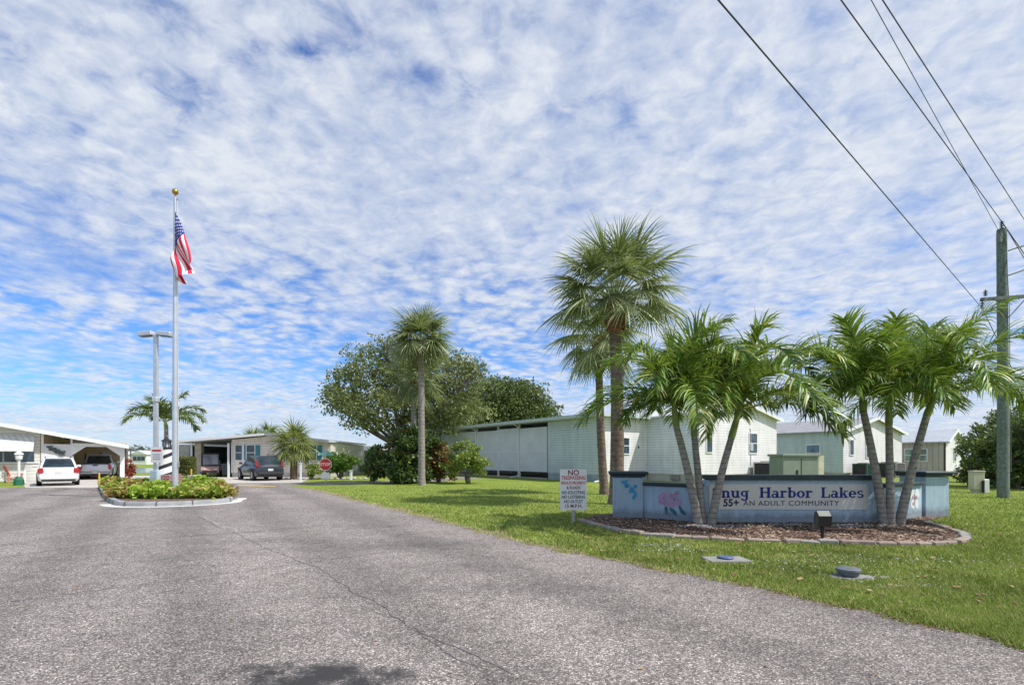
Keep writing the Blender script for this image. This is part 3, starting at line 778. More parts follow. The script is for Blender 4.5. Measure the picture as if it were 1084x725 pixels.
# fresh white concrete gutter at the front of the kerb
outer = shrink(isline, -.32)
mb = MB()
for i in range(nI):
    j = (i+1) % nI
    if isline[i][1] < 19 and isline[i][0] > -13.6: mb.quad((*isline[i], .009), (*isline[j], .009), (*outer[j], .009), (*outer[i], .009))
structure('gutter', mb, mat('white_concrete', (.62, .61, .58), .85, .1, 3, dirt=.15), fixn=False)

def foliage_clump(name, n, size, c, rad, m, parent=None, flat=1, jitter=.25, upright=.3, shell=.55, k=None):
    V = []; Fc = []
    for i in range(n):
        dvec = Vector((random.gauss(0,1), random.gauss(0,1), random.gauss(0,1))).normalized()
        q = (shell+(1-shell)*random.random())*(1+random.uniform(-jitter, jitter))
        p = Vector((c[0]+dvec.x*rad[0]*q, c[1]+dvec.y*rad[1]*q, c[2]+dvec.z*rad[2]*q))
        if p.z < c[2]-rad[2]*.98: continue
        s_ = size*random.uniform(.6, 1.35)
        ax = (dvec*.6+Vector((random.uniform(-1,1), random.uniform(-1,1), random.uniform(-.6, 1)+upright))).normalized()
        sd = ax.cross(Vector((random.uniform(-1,1), random.uniform(-1,1), random.uniform(-1,1)))).normalized()
        o_ = len(V); w_ = s_*.34*flat
        mid = p+ax*s_*.5; nrm = ax.cross(sd)*s_*.12
        V += [tuple(p), tuple(mid+sd*w_+nrm), tuple(p+ax*s_), tuple(mid-sd*w_+nrm)]; Fc.append((o_, o_+1, o_+2, o_+3))
    if k is not None: k[0].extend(V); b_ = k[2][0]; k[1].extend([tuple(b_+i for i in f) for f in Fc]); k[2][0] += len(V); return
    return npmesh(name, V, Fc, m, parent, 4)
M_crot = leafm('bedding_lime', [(0, (.16, .28, .04)), (.5, (.38, .50, .08)), (.85, (.62, .62, .14)), (1, (.62, .36, .14))], .3)
M_crot2 = leafm('bedding_russet', [(0, (.22, .09, .04)), (.35, (.45, .20, .10)), (.6, (.36, .40, .08)), (1, (.52, .50, .12))], .3)
M_crot3 = leafm('bedding_bright', [(0, (.14, .30, .03)), (.6, (.34, .50, .05)), (1, (.55, .60, .12))], .3)
M_stem = mat('green_stem', (.10, .13, .05), .7)
kinds = [('lime green', M_crot), ('red and yellow', M_crot2), ('bright green', M_crot3)]
proto = []
for nm, m_ in kinds:
    root = thing('bedding_plant', 'low %s bedding plant in the flagpole island' % nm, 'bedding plant', (0,0,0), 0, 'low %s bedding plants in the flagpole island' % nm)
    foliage_clump('foliage', 420, .15, (0, 0, .22), (.42, .42, .30), m_, root, flat=1.25)
    mb = MB()
    for k in range(6):
        a = k*1.05; mb.tube([(0, 0, 0), (.16*math.cos(a), .16*math.sin(a), .28)], [.012, .006], 5)
    mb.build('stem', M_stem, root); proto.append(root)
used = [False]*3
def ipt(px, py): return gp(px, py)
rows = []
for (px0, px1, py, n) in ((119, 241, 529.9, 16), (119, 240, 523, 13), (116, 232, 518.5, 12), (113, 230, 516, 10)):
    for i in range(n): rows.append((px0+(px1-px0)*(i+.5)/n+random.uniform(-2.5, 2.5), py+random.uniform(-.6, .6)))
for (px, py) in rows:
    if abs(px-186) < 3.5 and py > 524: continue
    x, y = gp(px, py); k = random.choices([0, 1, 2], [5, 4, 3])[0]
    if px < 150: k = random.choices([0, 1, 2], [3, 6, 2])[0]
    if 152 < px < 172: k = 2 if random.random() < .7 else 0
    o = proto[k] if not used[k] else copy_tree(proto[k]); used[k] = True
    o.location = (x, y, .1); o.rotation_euler = (0, 0, random.uniform(0, 6.3)); s_ = random.uniform(.8, 1.15); o.scale = (s_, s_, s_*random.uniform(.62, .85))

# flagpole
x, y = gp(185.5, 528.5)
t = thing('flagpole', 'tall tapered silver flagpole with a gold ball at the front of the island', 'flagpole', (x, y, .1))
zt_ = za(209, y)-.1
mb = MB(); mb.tube([(0, 0, 0), (0, 0, 3.5), (0, 0, zt_)], [.105, .095, .05], 18); mb.build('pole', M_alu, t, True)
mb = MB(); mb.lathe([(.2, 0), (.2, .03), (.16, .06), (.135, .09)], n=20); mb.build('base_collar', M_alu, t, True)
mb = MB(); mb.lathe([(.02, zt_), (.02, zt_+.1), (.06, zt_+.105)]+[(.11*math.sin(R(a)), zt_+.2-.11*math.cos(R(a))) for a in range(25, 180, 15)], n=16)
mb.build('finial_ball', mat('gold_finial', (.55, .32, .06), .25, .1, 5, metal=.9, bmp=0), t, True)
mb = MB(); mb.box((.09, 0, zt_-.06), (.12, .05, .08)); mb.build('truck', M_alu, t)
mb = MB(); mb.tube([(.10, -.02, zt_-.1), (.11, -.02, zt_*.5), (.14, -.03, 1.2)], .008, 5); mb.build('halyard', M_white, t)
mb = MB(); mb.box((.15, -.03, 1.2), (.03, .03, .2)); mb.build('cleat', M_alu, t)
# flag: a drooping cloth with stripes and canton
fz = za(226, y)-.0
FL, FH = 2.5, 1.4
nu, nv = 36, 39
def flag_pt(u_, v_):
    fold = math.sin(v_*10+u_*3.0); ang = .20+.10*math.sin(v_*4+1)
    x_ = .10+(u_*FL*math.sin(ang))*(.95)+.13*fold*u_**.6-.62*max(0, math.sin(v_*math.pi*1.0))*max(0, min(1, u_*2.2))*(1-u_*.75)*(v_**1.2)
    y_ = -.17+.17*math.cos(v_*10+u_*3.0)*u_**.6+.05*math.sin(u_*9)
    z_ = fz-v_*FH*(.93-.28*u_)-u_*FL*math.cos(ang)*(.80)*(1-.14*v_)
    return (x_, y_, z_)
fl = thing('american_flag', 'american flag hanging limp from the top of the flagpole', 'flag', (x, y, 0))
M_fr = mat('flag_red', (.72, .02, .07), .8, .06, 6, bmp=.05); M_fw = mat('flag_white', (.88, .86, .88), .8, .05, 6, bmp=.05); M_fb = mat('flag_blue', (.02, .04, .24), .8, .08, 6, bmp=.05)
mb = MB(); mbc = MB(); V = [flag_pt(i/nu, j/nv) for j in range(nv+1) for i in range(nu+1)]
fs_s, fs_c, mi = [], [], []
for j in range(nv):
    for i in range(nu):
        f = (j*(nu+1)+i, j*(nu+1)+i+1, (j+1)*(nu+1)+i+1, (j+1)*(nu+1)+i)
        if i < nu*.4 and j < 21: fs_c.append(f)
        else: fs_s.append(f); mi.append(0 if (j//3) % 2 == 0 else 1)
mb.v = V; mb.f = fs_s; mb.mi = mi; mb.build('stripes', [M_fr, M_fw], fl, True, fixn=False)
mbc.v = V; mbc.f = fs_c; mbc.mi = [0]*len(fs_c); cn = mbc.build('canton', M_fb, fl, True, fixn=False)
st = MB()
for rI in range(9):
    for cI in range(6 if rI % 2 == 0 else 5):
        u_ = .4*(cI+(.5 if rI % 2 == 0 else 1.0))/6; v_ = (7/13)*(rI+.5)/9.0
        p = Vector(flag_pt(u_, v_)); e = .006; du = (Vector(flag_pt(u_+e, v_))-p).normalized(); dv = (Vector(flag_pt(u_, v_+e))-p).normalized()
        for sgn in (1, -1):
            nn = du.cross(dv)*sgn*.004; pts = []
            for k in range(10):
                a = R(36*k); q = .036 if k % 2 == 0 else .015
                pts.append(p+nn+(du*math.sin(a)-dv*math.cos(a))*q)
            st.add(pts, [tuple(range(10))])
st.build('star', M_fw, cn, fixn=False).name = 'stars'

# lighthouse ornament
xh, yh = xa(176.5, 23.5), 23.5
t = thing('lighthouse_ornament', 'garden lighthouse with black and white spiral stripes on a red brick base', 'garden lighthouse', (xh, yh, .1))
def stripem():
    m, nt, b, out = nt_new('spiral_stripes'); s = N(nt, 'SeparateXYZ'); nt.links.new(objco(nt), s.inputs[0])
    a = math_n(nt, 'DIVIDE', math_n(nt, 'ARCTAN2', s.outputs[1], s.outputs[0]), 2*math.pi)
    f = math_n(nt, 'FRACT', math_n(nt, 'SUBTRACT', math_n(nt, 'MULTIPLY', s.outputs[2], 2.3), math_n(nt, 'MULTIPLY', a, 2.0)))
    c = ramp(nt, f, [(0, (.78, .78, .76)), (.60, (.78, .78, .76)), (.61, (.02, .02, .025)), (.99, (.02, .02, .025)), (1, (.78, .78, .76))])
    nt.links.new(c, b.inputs['Base Color']); b.inputs['Roughness'].default_value = .5; return m
zb = lambda py: za(py, yh)-.1
mb = MB(); mb.lathe([(.40, zb(502)), (.26, zb(474.5))], n=28); mb.build('tower', stripem(), t, True)
mb = MB(); mb.lathe([(.30, zb(475)), (.30, zb(473.3)), (.17, zb(473.2))], n=20); mb.build('gallery', M_black, t, True)
mb = MB(); mb.lathe([(.13, zb(473.2)), (.13, zb(467))], n=12); mb.build('lantern_glass', glassm('lantern_glass', (.25, .27, .28)), t, True)
mb = MB()
for k in range(8):
    a = R(45*k+22); mb.tube([(.16*math.cos(a), .16*math.sin(a), zb(473.2)), (.16*math.cos(a), .16*math.sin(a), zb(467))], .014, 5)
mb.build('lantern_frame', M_black, t)
mb = MB(); mb.lathe([(.24, zb(467)), (.2, zb(466)), (.06, zb(464)), (.03, zb(462.5))], n=16); mb.build('lantern_roof', M_black, t, True)
def brickm(name='red_brick', c1=(.36, .045, .05), c2=(.25, .03, .04), mort=(.6, .55, .53), sc=3):
    m, nt, b, out = nt_new(name); bt = N(nt, 'TexBrick'); mpn = N(nt, 'Mapping'); mpn.inputs['Rotation'].default_value = (R(90), 0, 0)
    nt.links.new(objco(nt), mpn.inputs[0]); nt.links.new(mpn.outputs[0], bt.inputs['Vector']); bt.inputs['Scale'].default_value = sc
    bt.inputs['Color1'].default_value = (*c1, 1); bt.inputs['Color2'].default_value = (*c2, 1); bt.inputs['Mortar'].default_value = (*mort, 1); bt.inputs['Mortar Size'].default_value = .03
    nt.links.new(bt.outputs[0], b.inputs['Base Color']); b.inputs['Roughness'].default_value = .8; return m
mb = MB(); mb.box((0, 0, .2), (.86, .86, zb(502)*2-.41), bev=.01); mb.build('brick_base', brickm(), t)

# twin-head area lamp
yl = 23.0; xl = xa(165, yl)
t = thing('parking_lamp', 'tall pale lamp pole with two flat box heads standing behind the flagpole', 'street lamp', (xl, yl, .1))
zl = za(354, yl)-.1
mb = MB(); mb.box((0, 0, zl/2), (.15, .15, zl)); mb.build('pole', M_alu, t)
mb = MB(); mb.box((0, 0, .42), (.34, .34, .9), bev=.02); mb.build('pole_base', mat('base_sleeve', (.45, .55, .58), .6), t)
for s_ in (-1, 1):
    mb = MB(); mb.box((s_*.42, 0, zl+.02), (.62, .34, .2), ry=s_*.10, bev=.03); h_ = mb.build('lamp_head', M_alu, t)
    mb = MB(); mb.box((s_*.42, 0, zl-.085), (.5, .26, .02), ry=s_*.10); mb.build('lens', glassm('lamp_lens'), h_)
mb = MB(); mb.box((0, 0, zl-.02), (.3, .08, .08)); mb.build('bracket', M_alu, t)
mb = MB(); mb.box((0, 0, za(423, yl)-.1), (.24, .24, .22), bev=.03); mb.build('junction_box', M_alu, t)
# notice board strapped to the lamp pole
t = thing('notice_sign', 'white notice with a red band fixed to the lamp pole beside the lighthouse', 'notice sign', (xa(166, yl-.2), yl-.2, 0))
z0_, z1_ = za(489.5, yl), za(473, yl)
mb = MB(); mb.b2(-.27, .27, -.012, .012, z0_, z1_); mb.build('board', M_sgn, t)
mb = MB(); mb.b2(-.2, .2, -.017, -.0125, z1_-.2, z1_-.12); mb.build('stripe', M_stxt, t)
M_gr = mat('faded_print', (.35, .33, .42), .6, .2, 20)
mb = MB()
for k in range(3): mb.b2(-.17, .17, -.017, -.0125, z1_-.36-k*.1, z1_-.32-k*.1)
mb.build('print', M_gr, t)
# blocks at the back of the island
for (px, py, w_, h_, m_, lab, nm, cat) in ((205, 509.5, .62, .42, M_white, 'white masonry block with a slanted top behind the island plants', 'masonry_block', 'block'),
                                   (195.5, 508.5, .5, .38, mat('yellow_paint', (.55, .60, .16), .7), 'pale yellow utility box behind the island plants', 'utility_box', 'utility box')):
    x, y = gp(px, 512.5); t = thing(nm, lab, cat, (x, y, .1)); mb = MB(); mb.prism([(-w_/2, 0), (w_/2, 0), (w_/2, h_), (-w_/2, h_*.86)], -.16, .16); mb.build('body', m_, t)
    mb = MB(); mb.prism([(-w_/2-.03, h_*.86+.003), (w_/2+.03, h_+.008), (w_/2+.03, h_+.045), (-w_/2-.03, h_*.86+.04)], -.19, .19); mb.build('top', m_, t)
# white kerb-like low wall in the island
a, b = gp(141, 511.8), gp(196, 511.3)
mb = MB(); mb.box(((a[0]+b[0])/2, (a[1]+b[1])/2, .28), (math.dist(a, b), .18, .34), rz=math.atan2(b[1]-a[1], b[0]-a[0]), bev=.02)
tag(mb.build('low_wall', M_white), 'low white concrete wall crossing the island behind the bedding plants', 'low wall')
# yellow marker posts
M_ylw = mat('marker_yellow', (.70, .42, .05), .6, .1, 5)
for px, py, h_, lab in ((105, 516.8, .72, 'thin yellow marker post at the left corner of the island kerb'), (202.5, 511.5, .8, 'thin yellow marker post behind the island next to the white block')):
    x, y = gp(px, py); t = thing('marker_post', lab, 'marker post', (x, y, 0), 0, 'yellow marker posts round the island')
    mb = MB(); mb.tube([(0, 0, 0), (0, 0, h_)], .04, 8); mb.build('post', M_ylw, t, True)
    mb = MB(); mb.lathe([(.043, h_), (.043, h_+.02), (.02, h_+.05)], n=8); mb.build('cap', M_ylw, t, True)
# ------------------------------------------------------------------ palms
M_sabl = leafm('sabal_fronds', [(0, (.07, .095, .04)), (.4, (.17, .21, .09)), (.75, (.31, .36, .17)), (1, (.50, .52, .30))], .28, .4, .6)
M_sablf = leafm('sabal_fronds_green', [(0, (.06, .10, .03)), (.5, (.15, .21, .07)), (1, (.30, .34, .13))], .28, .45, .4)
M_adon = leafm('christmas_palm_fronds', [(0, (.035, .085, .01)), (.35, (.095, .20, .02)), (.7, (.20, .33, .04)), (.93, (.38, .47, .09)), (1, (.58, .48, .15))], .28, .40, .55)
M_boot = barkm('palm_boots', (.16, .06, .035), (.40, .20, .12), 7, 10, .5)
M_sbark = barkm('sabal_bark', (.20, .17, .15), (.40, .36, .33), 5, 7, .25)
M_sbark2 = barkm('sabal_bark_dark', (.11, .08, .065), (.29, .22, .18), 6, 8, .35)
M_abark = barkm('christmas_palm_bark', (.20, .185, .16), (.44, .415, .37), 9, 9, .45)
M_shaft = mat('crownshaft', (.20, .26, .06), .45, .25, 4, bmp=.1)
def strip(V, Q, p0, d0, L, w0, side, g, n=3, wmid=.45):
    # a tapering leaf segment that bends under gravity; side = width direction
    p = Vector(p0); d_ = Vector(d0).normalized(); base = len(V); st_ = L/n
    for i in range(n+1):
        t_ = i/n; w_ = w0*(1.0-t_)**.7 if t_ > wmid else w0*(.45+.55*t_/wmid)
        if i == n: w_ = w0*.05
        V.append(tuple(p-side*w_)); V.append(tuple(p+side*w_))
        if i < n:
            p = p+d_*st_; d_ = (d_+Vector((0, 0, -g*(i+1)/n))).normalized()
            Q.append((base+2*i, base+2*i+1, base+2*i+3, base+2*i+2))
def fan_crown(name, parent, c, nl, pet, blade, m, seed=0, el=(-38, 88), segs=26, droop=.5, minaz=0):
    rr = random.Random(seed); V = []; Q = []; PT = MB()
    for i in range(nl):
        az = i*2.39996+rr.uniform(-.3, .3); f = (i+.5)/nl
        e = R(el[1]-(el[1]-el[0])*(f**.85)+rr.uniform(-7, 7))
        dh = Vector((math.cos(az), math.sin(az), 0)); d_ = dh*math.cos(e)+Vector((0, 0, math.sin(e)))
        p = Vector(c)+dh*.08; pts = [p.copy()]; dd = d_.copy(); Lp = pet*rr.uniform(.8, 1.15)
        for k in range(4):
            p = p+dd*Lp/4; dd = (dd+Vector((0, 0, -.09*(1+1.3*f)))).normalized(); pts.append(p.copy())
        PT.tube(pts, [.025, .02, .016, .013, .011], 5, False)
        side = dd.cross(Vector((0, 0, 1)))
        side = side.normalized() if side.length > .1 else Vector((-math.sin(az), math.cos(az), 0))
        side = (side+Vector((0, 0, rr.uniform(-.35, .35)))).normalized(); up = side.cross(dd).normalized()
        if up.z < 0: up = -up
        B_ = blade*rr.uniform(.85, 1.15); sp_ = R(rr.uniform(98, 125))
        for s_ in range(segs):
            a = -sp_+2*sp_*s_/(segs-1)+rr.uniform(-.03, .03)
            fold = .35*abs(math.sin(a))           # blade folds along its rib
            q = dd*math.cos(a)+side*math.sin(a)-up*fold
            L = B_*(.72+.36*math.cos(a*.62))*rr.uniform(.86, 1.1)
            off = dd*(.22*B_*(1-abs(a)/sp_))
            wd = q.cross(up).normalized()
            tw = rr.uniform(-.6, .6); wd = (wd*math.cos(tw)+up*math.sin(tw)).normalized()
            strip(V, Q, p+off, q, L, B_*sp_/segs*.46, wd, droop*rr.uniform(.7, 1.3), 4)
    o = npmesh('crown', V, Q, m, parent, 4)
    PT.build('petioles', MATS.get('petiole') or mat('petiole', (.20, .25, .09), .5), o, True)
    return o
def trunk_pts(p0, p1, bend, n=14):
    p0, p1 = Vector(p0), Vector(p1); mid = (p0+p1)/2+Vector(bend)
    return [(p0*(1-t)**2+mid*2*t*(1-t)+p1*t*t) for t in [i/n for i in range(n+1)]]
def sabal(label, base, top, r0, r1, crown_c, nl, pet, blade, bark=None, m=None, seed=0, el=(-38, 88), bend=(0,0,0), boot=1.0, segs=26, group=None, droop=.3):
    root = thing('sabal_palm', label, 'palm tree', base, 0, group); b = Vector(base)
    pts = trunk_pts((0, 0, -.05), Vector(top)-b, bend); k = len(pts)
    rr = random.Random(seed+5)
    rad = [r0*(1.25 if i == 0 else 1)*(1-i/(k-1))+r1*(i/(k-1))+rr.uniform(-.008, .008) for i in range(k)]
    mb = MB(); mb.tube(pts, rad, 14); mb.build('trunk', bark or M_sbark, root, True)
    # knob of old leaf boots under the crown
    mb = MB(); T_ = Vector(top)-b; cc = Vector(crown_c)-b; L = (cc-T_).length
    prof = [T_+(cc-T_)*t_ for t_ in (0, .15, .4, .7, 1.0, 1.1)]
    mb.tube(prof, [r1*1.0, r1*1.35*boot, r1*1.75*boot, r1*1.8*boot, r1*1.2*boot, r1*.4], 12)
    for i in range(46):
        a = i*2.4; t_ = (i/46)*.9+.08; p = T_+(cc-T_)*t_; dh = Vector((math.cos(a), math.sin(a), 0))
        q = p+dh*r1*1.4*boot; mb.tube([q, q+dh*r1*.5+Vector((0, 0, .16))], [.045, .02], 4)
    mb.build('leaf_boots', M_boot, root)
    fan_crown('crown', root, cc, nl, pet, blade, m or M_sabl, seed, el, segs, droop)
    return root
def wp(px, py, Y): return (xa(px, Y), Y, za(py, Y))
# tall sabal behind the left pillar
Y_ = 17.0
sabal('tall sabal palm with a thick trunk behind the left end of the sign wall', (xa(652, Y_), Y_, 0), wp(651, 352, Y_), .24, .19, wp(652, 318, Y_), 60, 1.3, 1.1, M_sbark2, M_sabl, 11, (-4, 88), (.12, 0, 0), 1.0, 30)
Y_ = 21.5
sabal('slimmer sabal palm with a lower crown, left of the tall palm', (xa(640, Y_), Y_, 0), wp(634, 378, Y_), .19, .15, wp(635, 357, Y_), 40, 1.2, 1.0, M_sbark2, M_sabl, 23, (-45, 80), (-.1, 0, 0), 1.1, 26)
Y_ = 28.5
sabal('tall straight sabal palm with a pale trunk beside the flowering bush', (xa(446.5, Y_), Y_, 0), wp(446, 375, Y_), .19, .16, wp(446, 362, Y_), 60, .95, 1.12, M_sbark, M_sabl, 31, (-14, 88), (0, 0, 0), .9, 26)
Y_ = 31.0
sabal('shorter sabal palm tucked behind the pale trunked palm', (xa(438, Y_), Y_, 0), wp(438, 420, Y_), .17, .16, wp(438, 405, Y_), 38, 1.0, 1.0, M_sbark, M_sabl, 37, (-35, 85), (0, 0, 0), .9, 24)
Y_ = 36.0
sabal('short sabal palm with a boot-covered trunk before the beige house', (xa(311, Y_), Y_, 0), wp(311, 482, Y_), .24, .26, wp(311, 470, Y_), 40, .8, 1.0, barkm('booted_trunk', (.12, .08, .05), (.42, .32, .24), 6, 14, .6), leafm('short_palm_fronds', [(0, (.09, .13, .03)), (.5, (.24, .30, .08)), (1, (.48, .48, .18))], .3), 41, (-35, 88), (0, 0, 0), .9, 20)
for px, Y_, py, lab, sd in ((268, 52, 466, 'sabal palm top showing above the beige house roof, left of its neighbour', 51), (285, 54, 461, 'sabal palm top showing above the beige house roof, beside the ridge', 53)):
    sabal(lab, (xa(px, Y_), Y_, 0), wp(px, py+6, Y_), .2, .18, wp(px, py+2, Y_), 26, .8, .95, M_sbark, M_sablf, sd, (-30, 85), (0, 0, 0), .9, 16)

# pinnate palms
def frond(V, Q, RA, o, az, e0, L, droop, n=60, ll=.62, w=.026, rr=random, twist=0, lw=1.0):
    p = Vector(o); dh = Vector((math.cos(az), math.sin(az), 0)); d_ = dh*math.cos(e0)+Vector((0, 0, math.sin(e0)))
    side0 = Vector((-math.sin(az), math.cos(az), 0)); st_ = L/n; pts = [p.copy()]; sway = rr.uniform(-.012, .012)
    for i in range(n):
        t_ = i/n; p = p+d_*st_
        d_ = (d_+Vector((0, 0, -droop*st_*(.35+1.25*t_)))+side0*sway).normalized()
        if i % 4 == 0: pts.append(p.copy())
        if t_ < .12: continue
        up = side0.cross(d_).normalized()
        if up.z < 0: up = -up
        shape = (math.sin(math.pi*min(1, (t_-.05)/1.0*.92+.06))**.6)
        for s_ in (-1, 1):
            va = rr.uniform(-.15, .95)      # leaflets set in several planes
            q = (side0*s_*math.cos(va)*.95+up*math.sin(va)*.95+d_*(.55+.5*t_)).normalized()
            Ll = ll*shape*rr.uniform(.8, 1.12)
            wd = q.cross(side0*s_*.3+up).normalized()
            tw = rr.uniform(-.7, .7); wd = (wd*math.cos(tw)+up*math.sin(tw)).normalized()
            strip(V, Q, p, q, Ll, w*lw, wd, rr.uniform(.3, 1.05), 4)
    pts.append(p.copy()); k = len(pts)
    RA.tube(pts, [.022*(1-i/k)+.004 for i in range(k)], 5, False)
def feather_palm(name, label, base, tops, shaft_top, r0, r1, fr, seed, group=None, L=2.5, ll=.62, bend=(0,0,0), m=None, bark=None, cat='palm tree', lw=1.0, nn=70):
    b = Vector(base); root = thing(name, label, cat, base, 0, group); rr = random.Random(seed)
    pts = trunk_pts((0, 0, -.03), Vector(tops)-b, bend); k = len(pts)
    rad = [r0*(1.18 if i == 0 else 1)*(1-i/(k-1))+r1*(i/(k-1)) for i in range(k)]
    mb = MB(); mb.tube(pts, rad, 14); mb.build('trunk', bark or M_abark, root, True)
    A = Vector(tops)-b; C_ = Vector(shaft_top)-b
    mb = MB(); mb.tube([A, A+(C_-A)*.15, A+(C_-A)*.6, C_, C_+(C_-A).normalized()*.15], [r1*1.05, r1*1.12, r1*.95, r1*.65, r1*.3], 12); mb.build('crownshaft', M_shaft, root, True)
    V = []; Q = []; RA = MB()
    for (az, e0, Lf, dr) in fr:
        frond(V, Q, RA, C_-(C_-A)*.05, R(az+rr.uniform(-8, 8)), R(e0), Lf*L, dr, nn, ll, rr=rr, lw=lw)
    o = npmesh('crown', V, Q, m or M_adon, root, 4)
    RA.build('rachis', MATS.get('rachis') or mat('rachis', (.24, .30, .07), .5), o, True)
    return root
YA = 11.6; YB = 11.65
ring_f = lambda a0, s=1.0: [(a0+i*360/7, [34, 46, 28, 42, 36, 48, 32][i], s*[1.0, 1, 1.05, 1, 1, 1.05, 1][i], [1.0, 1.05, .9, 1.0, .95, 1.05, .9][i]) for i in range(7)]+[(a0+25+i*72, 62, s*1.1, .95) for i in range(5)]+[(a0+65+i*120, 76, s*.95, .85) for i in range(3)]
feather_palm('christmas_palm', 'leftmost christmas palm of the left trio, leaning left across the sign wall', (xa(739.5, YA), YA, .02), wp(716, 452, YA), wp(713, 425, YA), .105, .07, ring_f(172)+[(185, 14, 1.0, .55)], 61, None, 2.35, .72, (.07, 0, 0))
feather_palm('christmas_palm', 'middle christmas palm of the left trio, the nearly upright short one', (xa(746, YA), YA+.08, .02), wp(735, 462, YA+.12), wp(734, 436, YA+.15), .09, .068, ring_f(95, .85), 62, None, 2.1, .64, (0, 0, 0))
feather_palm('christmas_palm', 'rightmost christmas palm of the left trio, leaning right over the letters', (xa(752, YA), YA-.02, .02), wp(774, 464, YA-.15), wp(783, 432, YA-.18), .10, .07, ring_f(8)+[(-8, 16, 1.05, .62)], 63, None, 2.4, .74, (-.06, 0, 0))
feather_palm('christmas_palm', 'leftmost christmas palm of the right trio, leaning left beside the word Lakes', (xa(936, YB), YB, .02), wp(914, 436, YB), wp(912, 418, YB+.1), .10, .07, ring_f(176, .9), 64, None, 2.25, .70, (.06, 0, 0))
feather_palm('christmas_palm', 'middle upright christmas palm of the right trio', (xa(941, YB), YB-.06, .02), wp(941, 450, YB-.1), wp(941, 424, YB-.1), .09, .068, ring_f(60, .9), 65, None, 2.25, .68, (0, 0, 0))
feather_palm('christmas_palm', 'rightmost christmas palm of the right trio, leaning right before the right pillar', (xa(951, YB), YB-.02, .02), wp(981, 440, YB-.1), wp(989, 420, YB-.1), .10, .07, ring_f(6, 1.05)+[(0, 24, 1.15, .6), (-30, 20, 1.0, .6)], 66, None, 2.3, .74, (-.06, 0, 0))
# coconut-like palm behind the lamp
Y_ = 40
feather_palm('queen_palm', 'dark feathery palm rising behind the lamp pole and lighthouse', (xa(176, Y_), Y_, 0), wp(176, 453, Y_), wp(175, 447, Y_), .2, .14, [(i*36+8, [40, 54, 30, 50, 44, 52, 34, 46, 58, 38][i], 1, .62) for i in range(10)]+[(30, 75, .9, .6), (190, 70, .9, .6)], 67, None, 3.1, 1.0, (0, 0, 0), leafm('queen_fronds', [(0, (.035, .06, .018)), (.6, (.09, .14, .035)), (1, (.20, .26, .06))], .25), M_sbark, lw=2.9, nn=44)

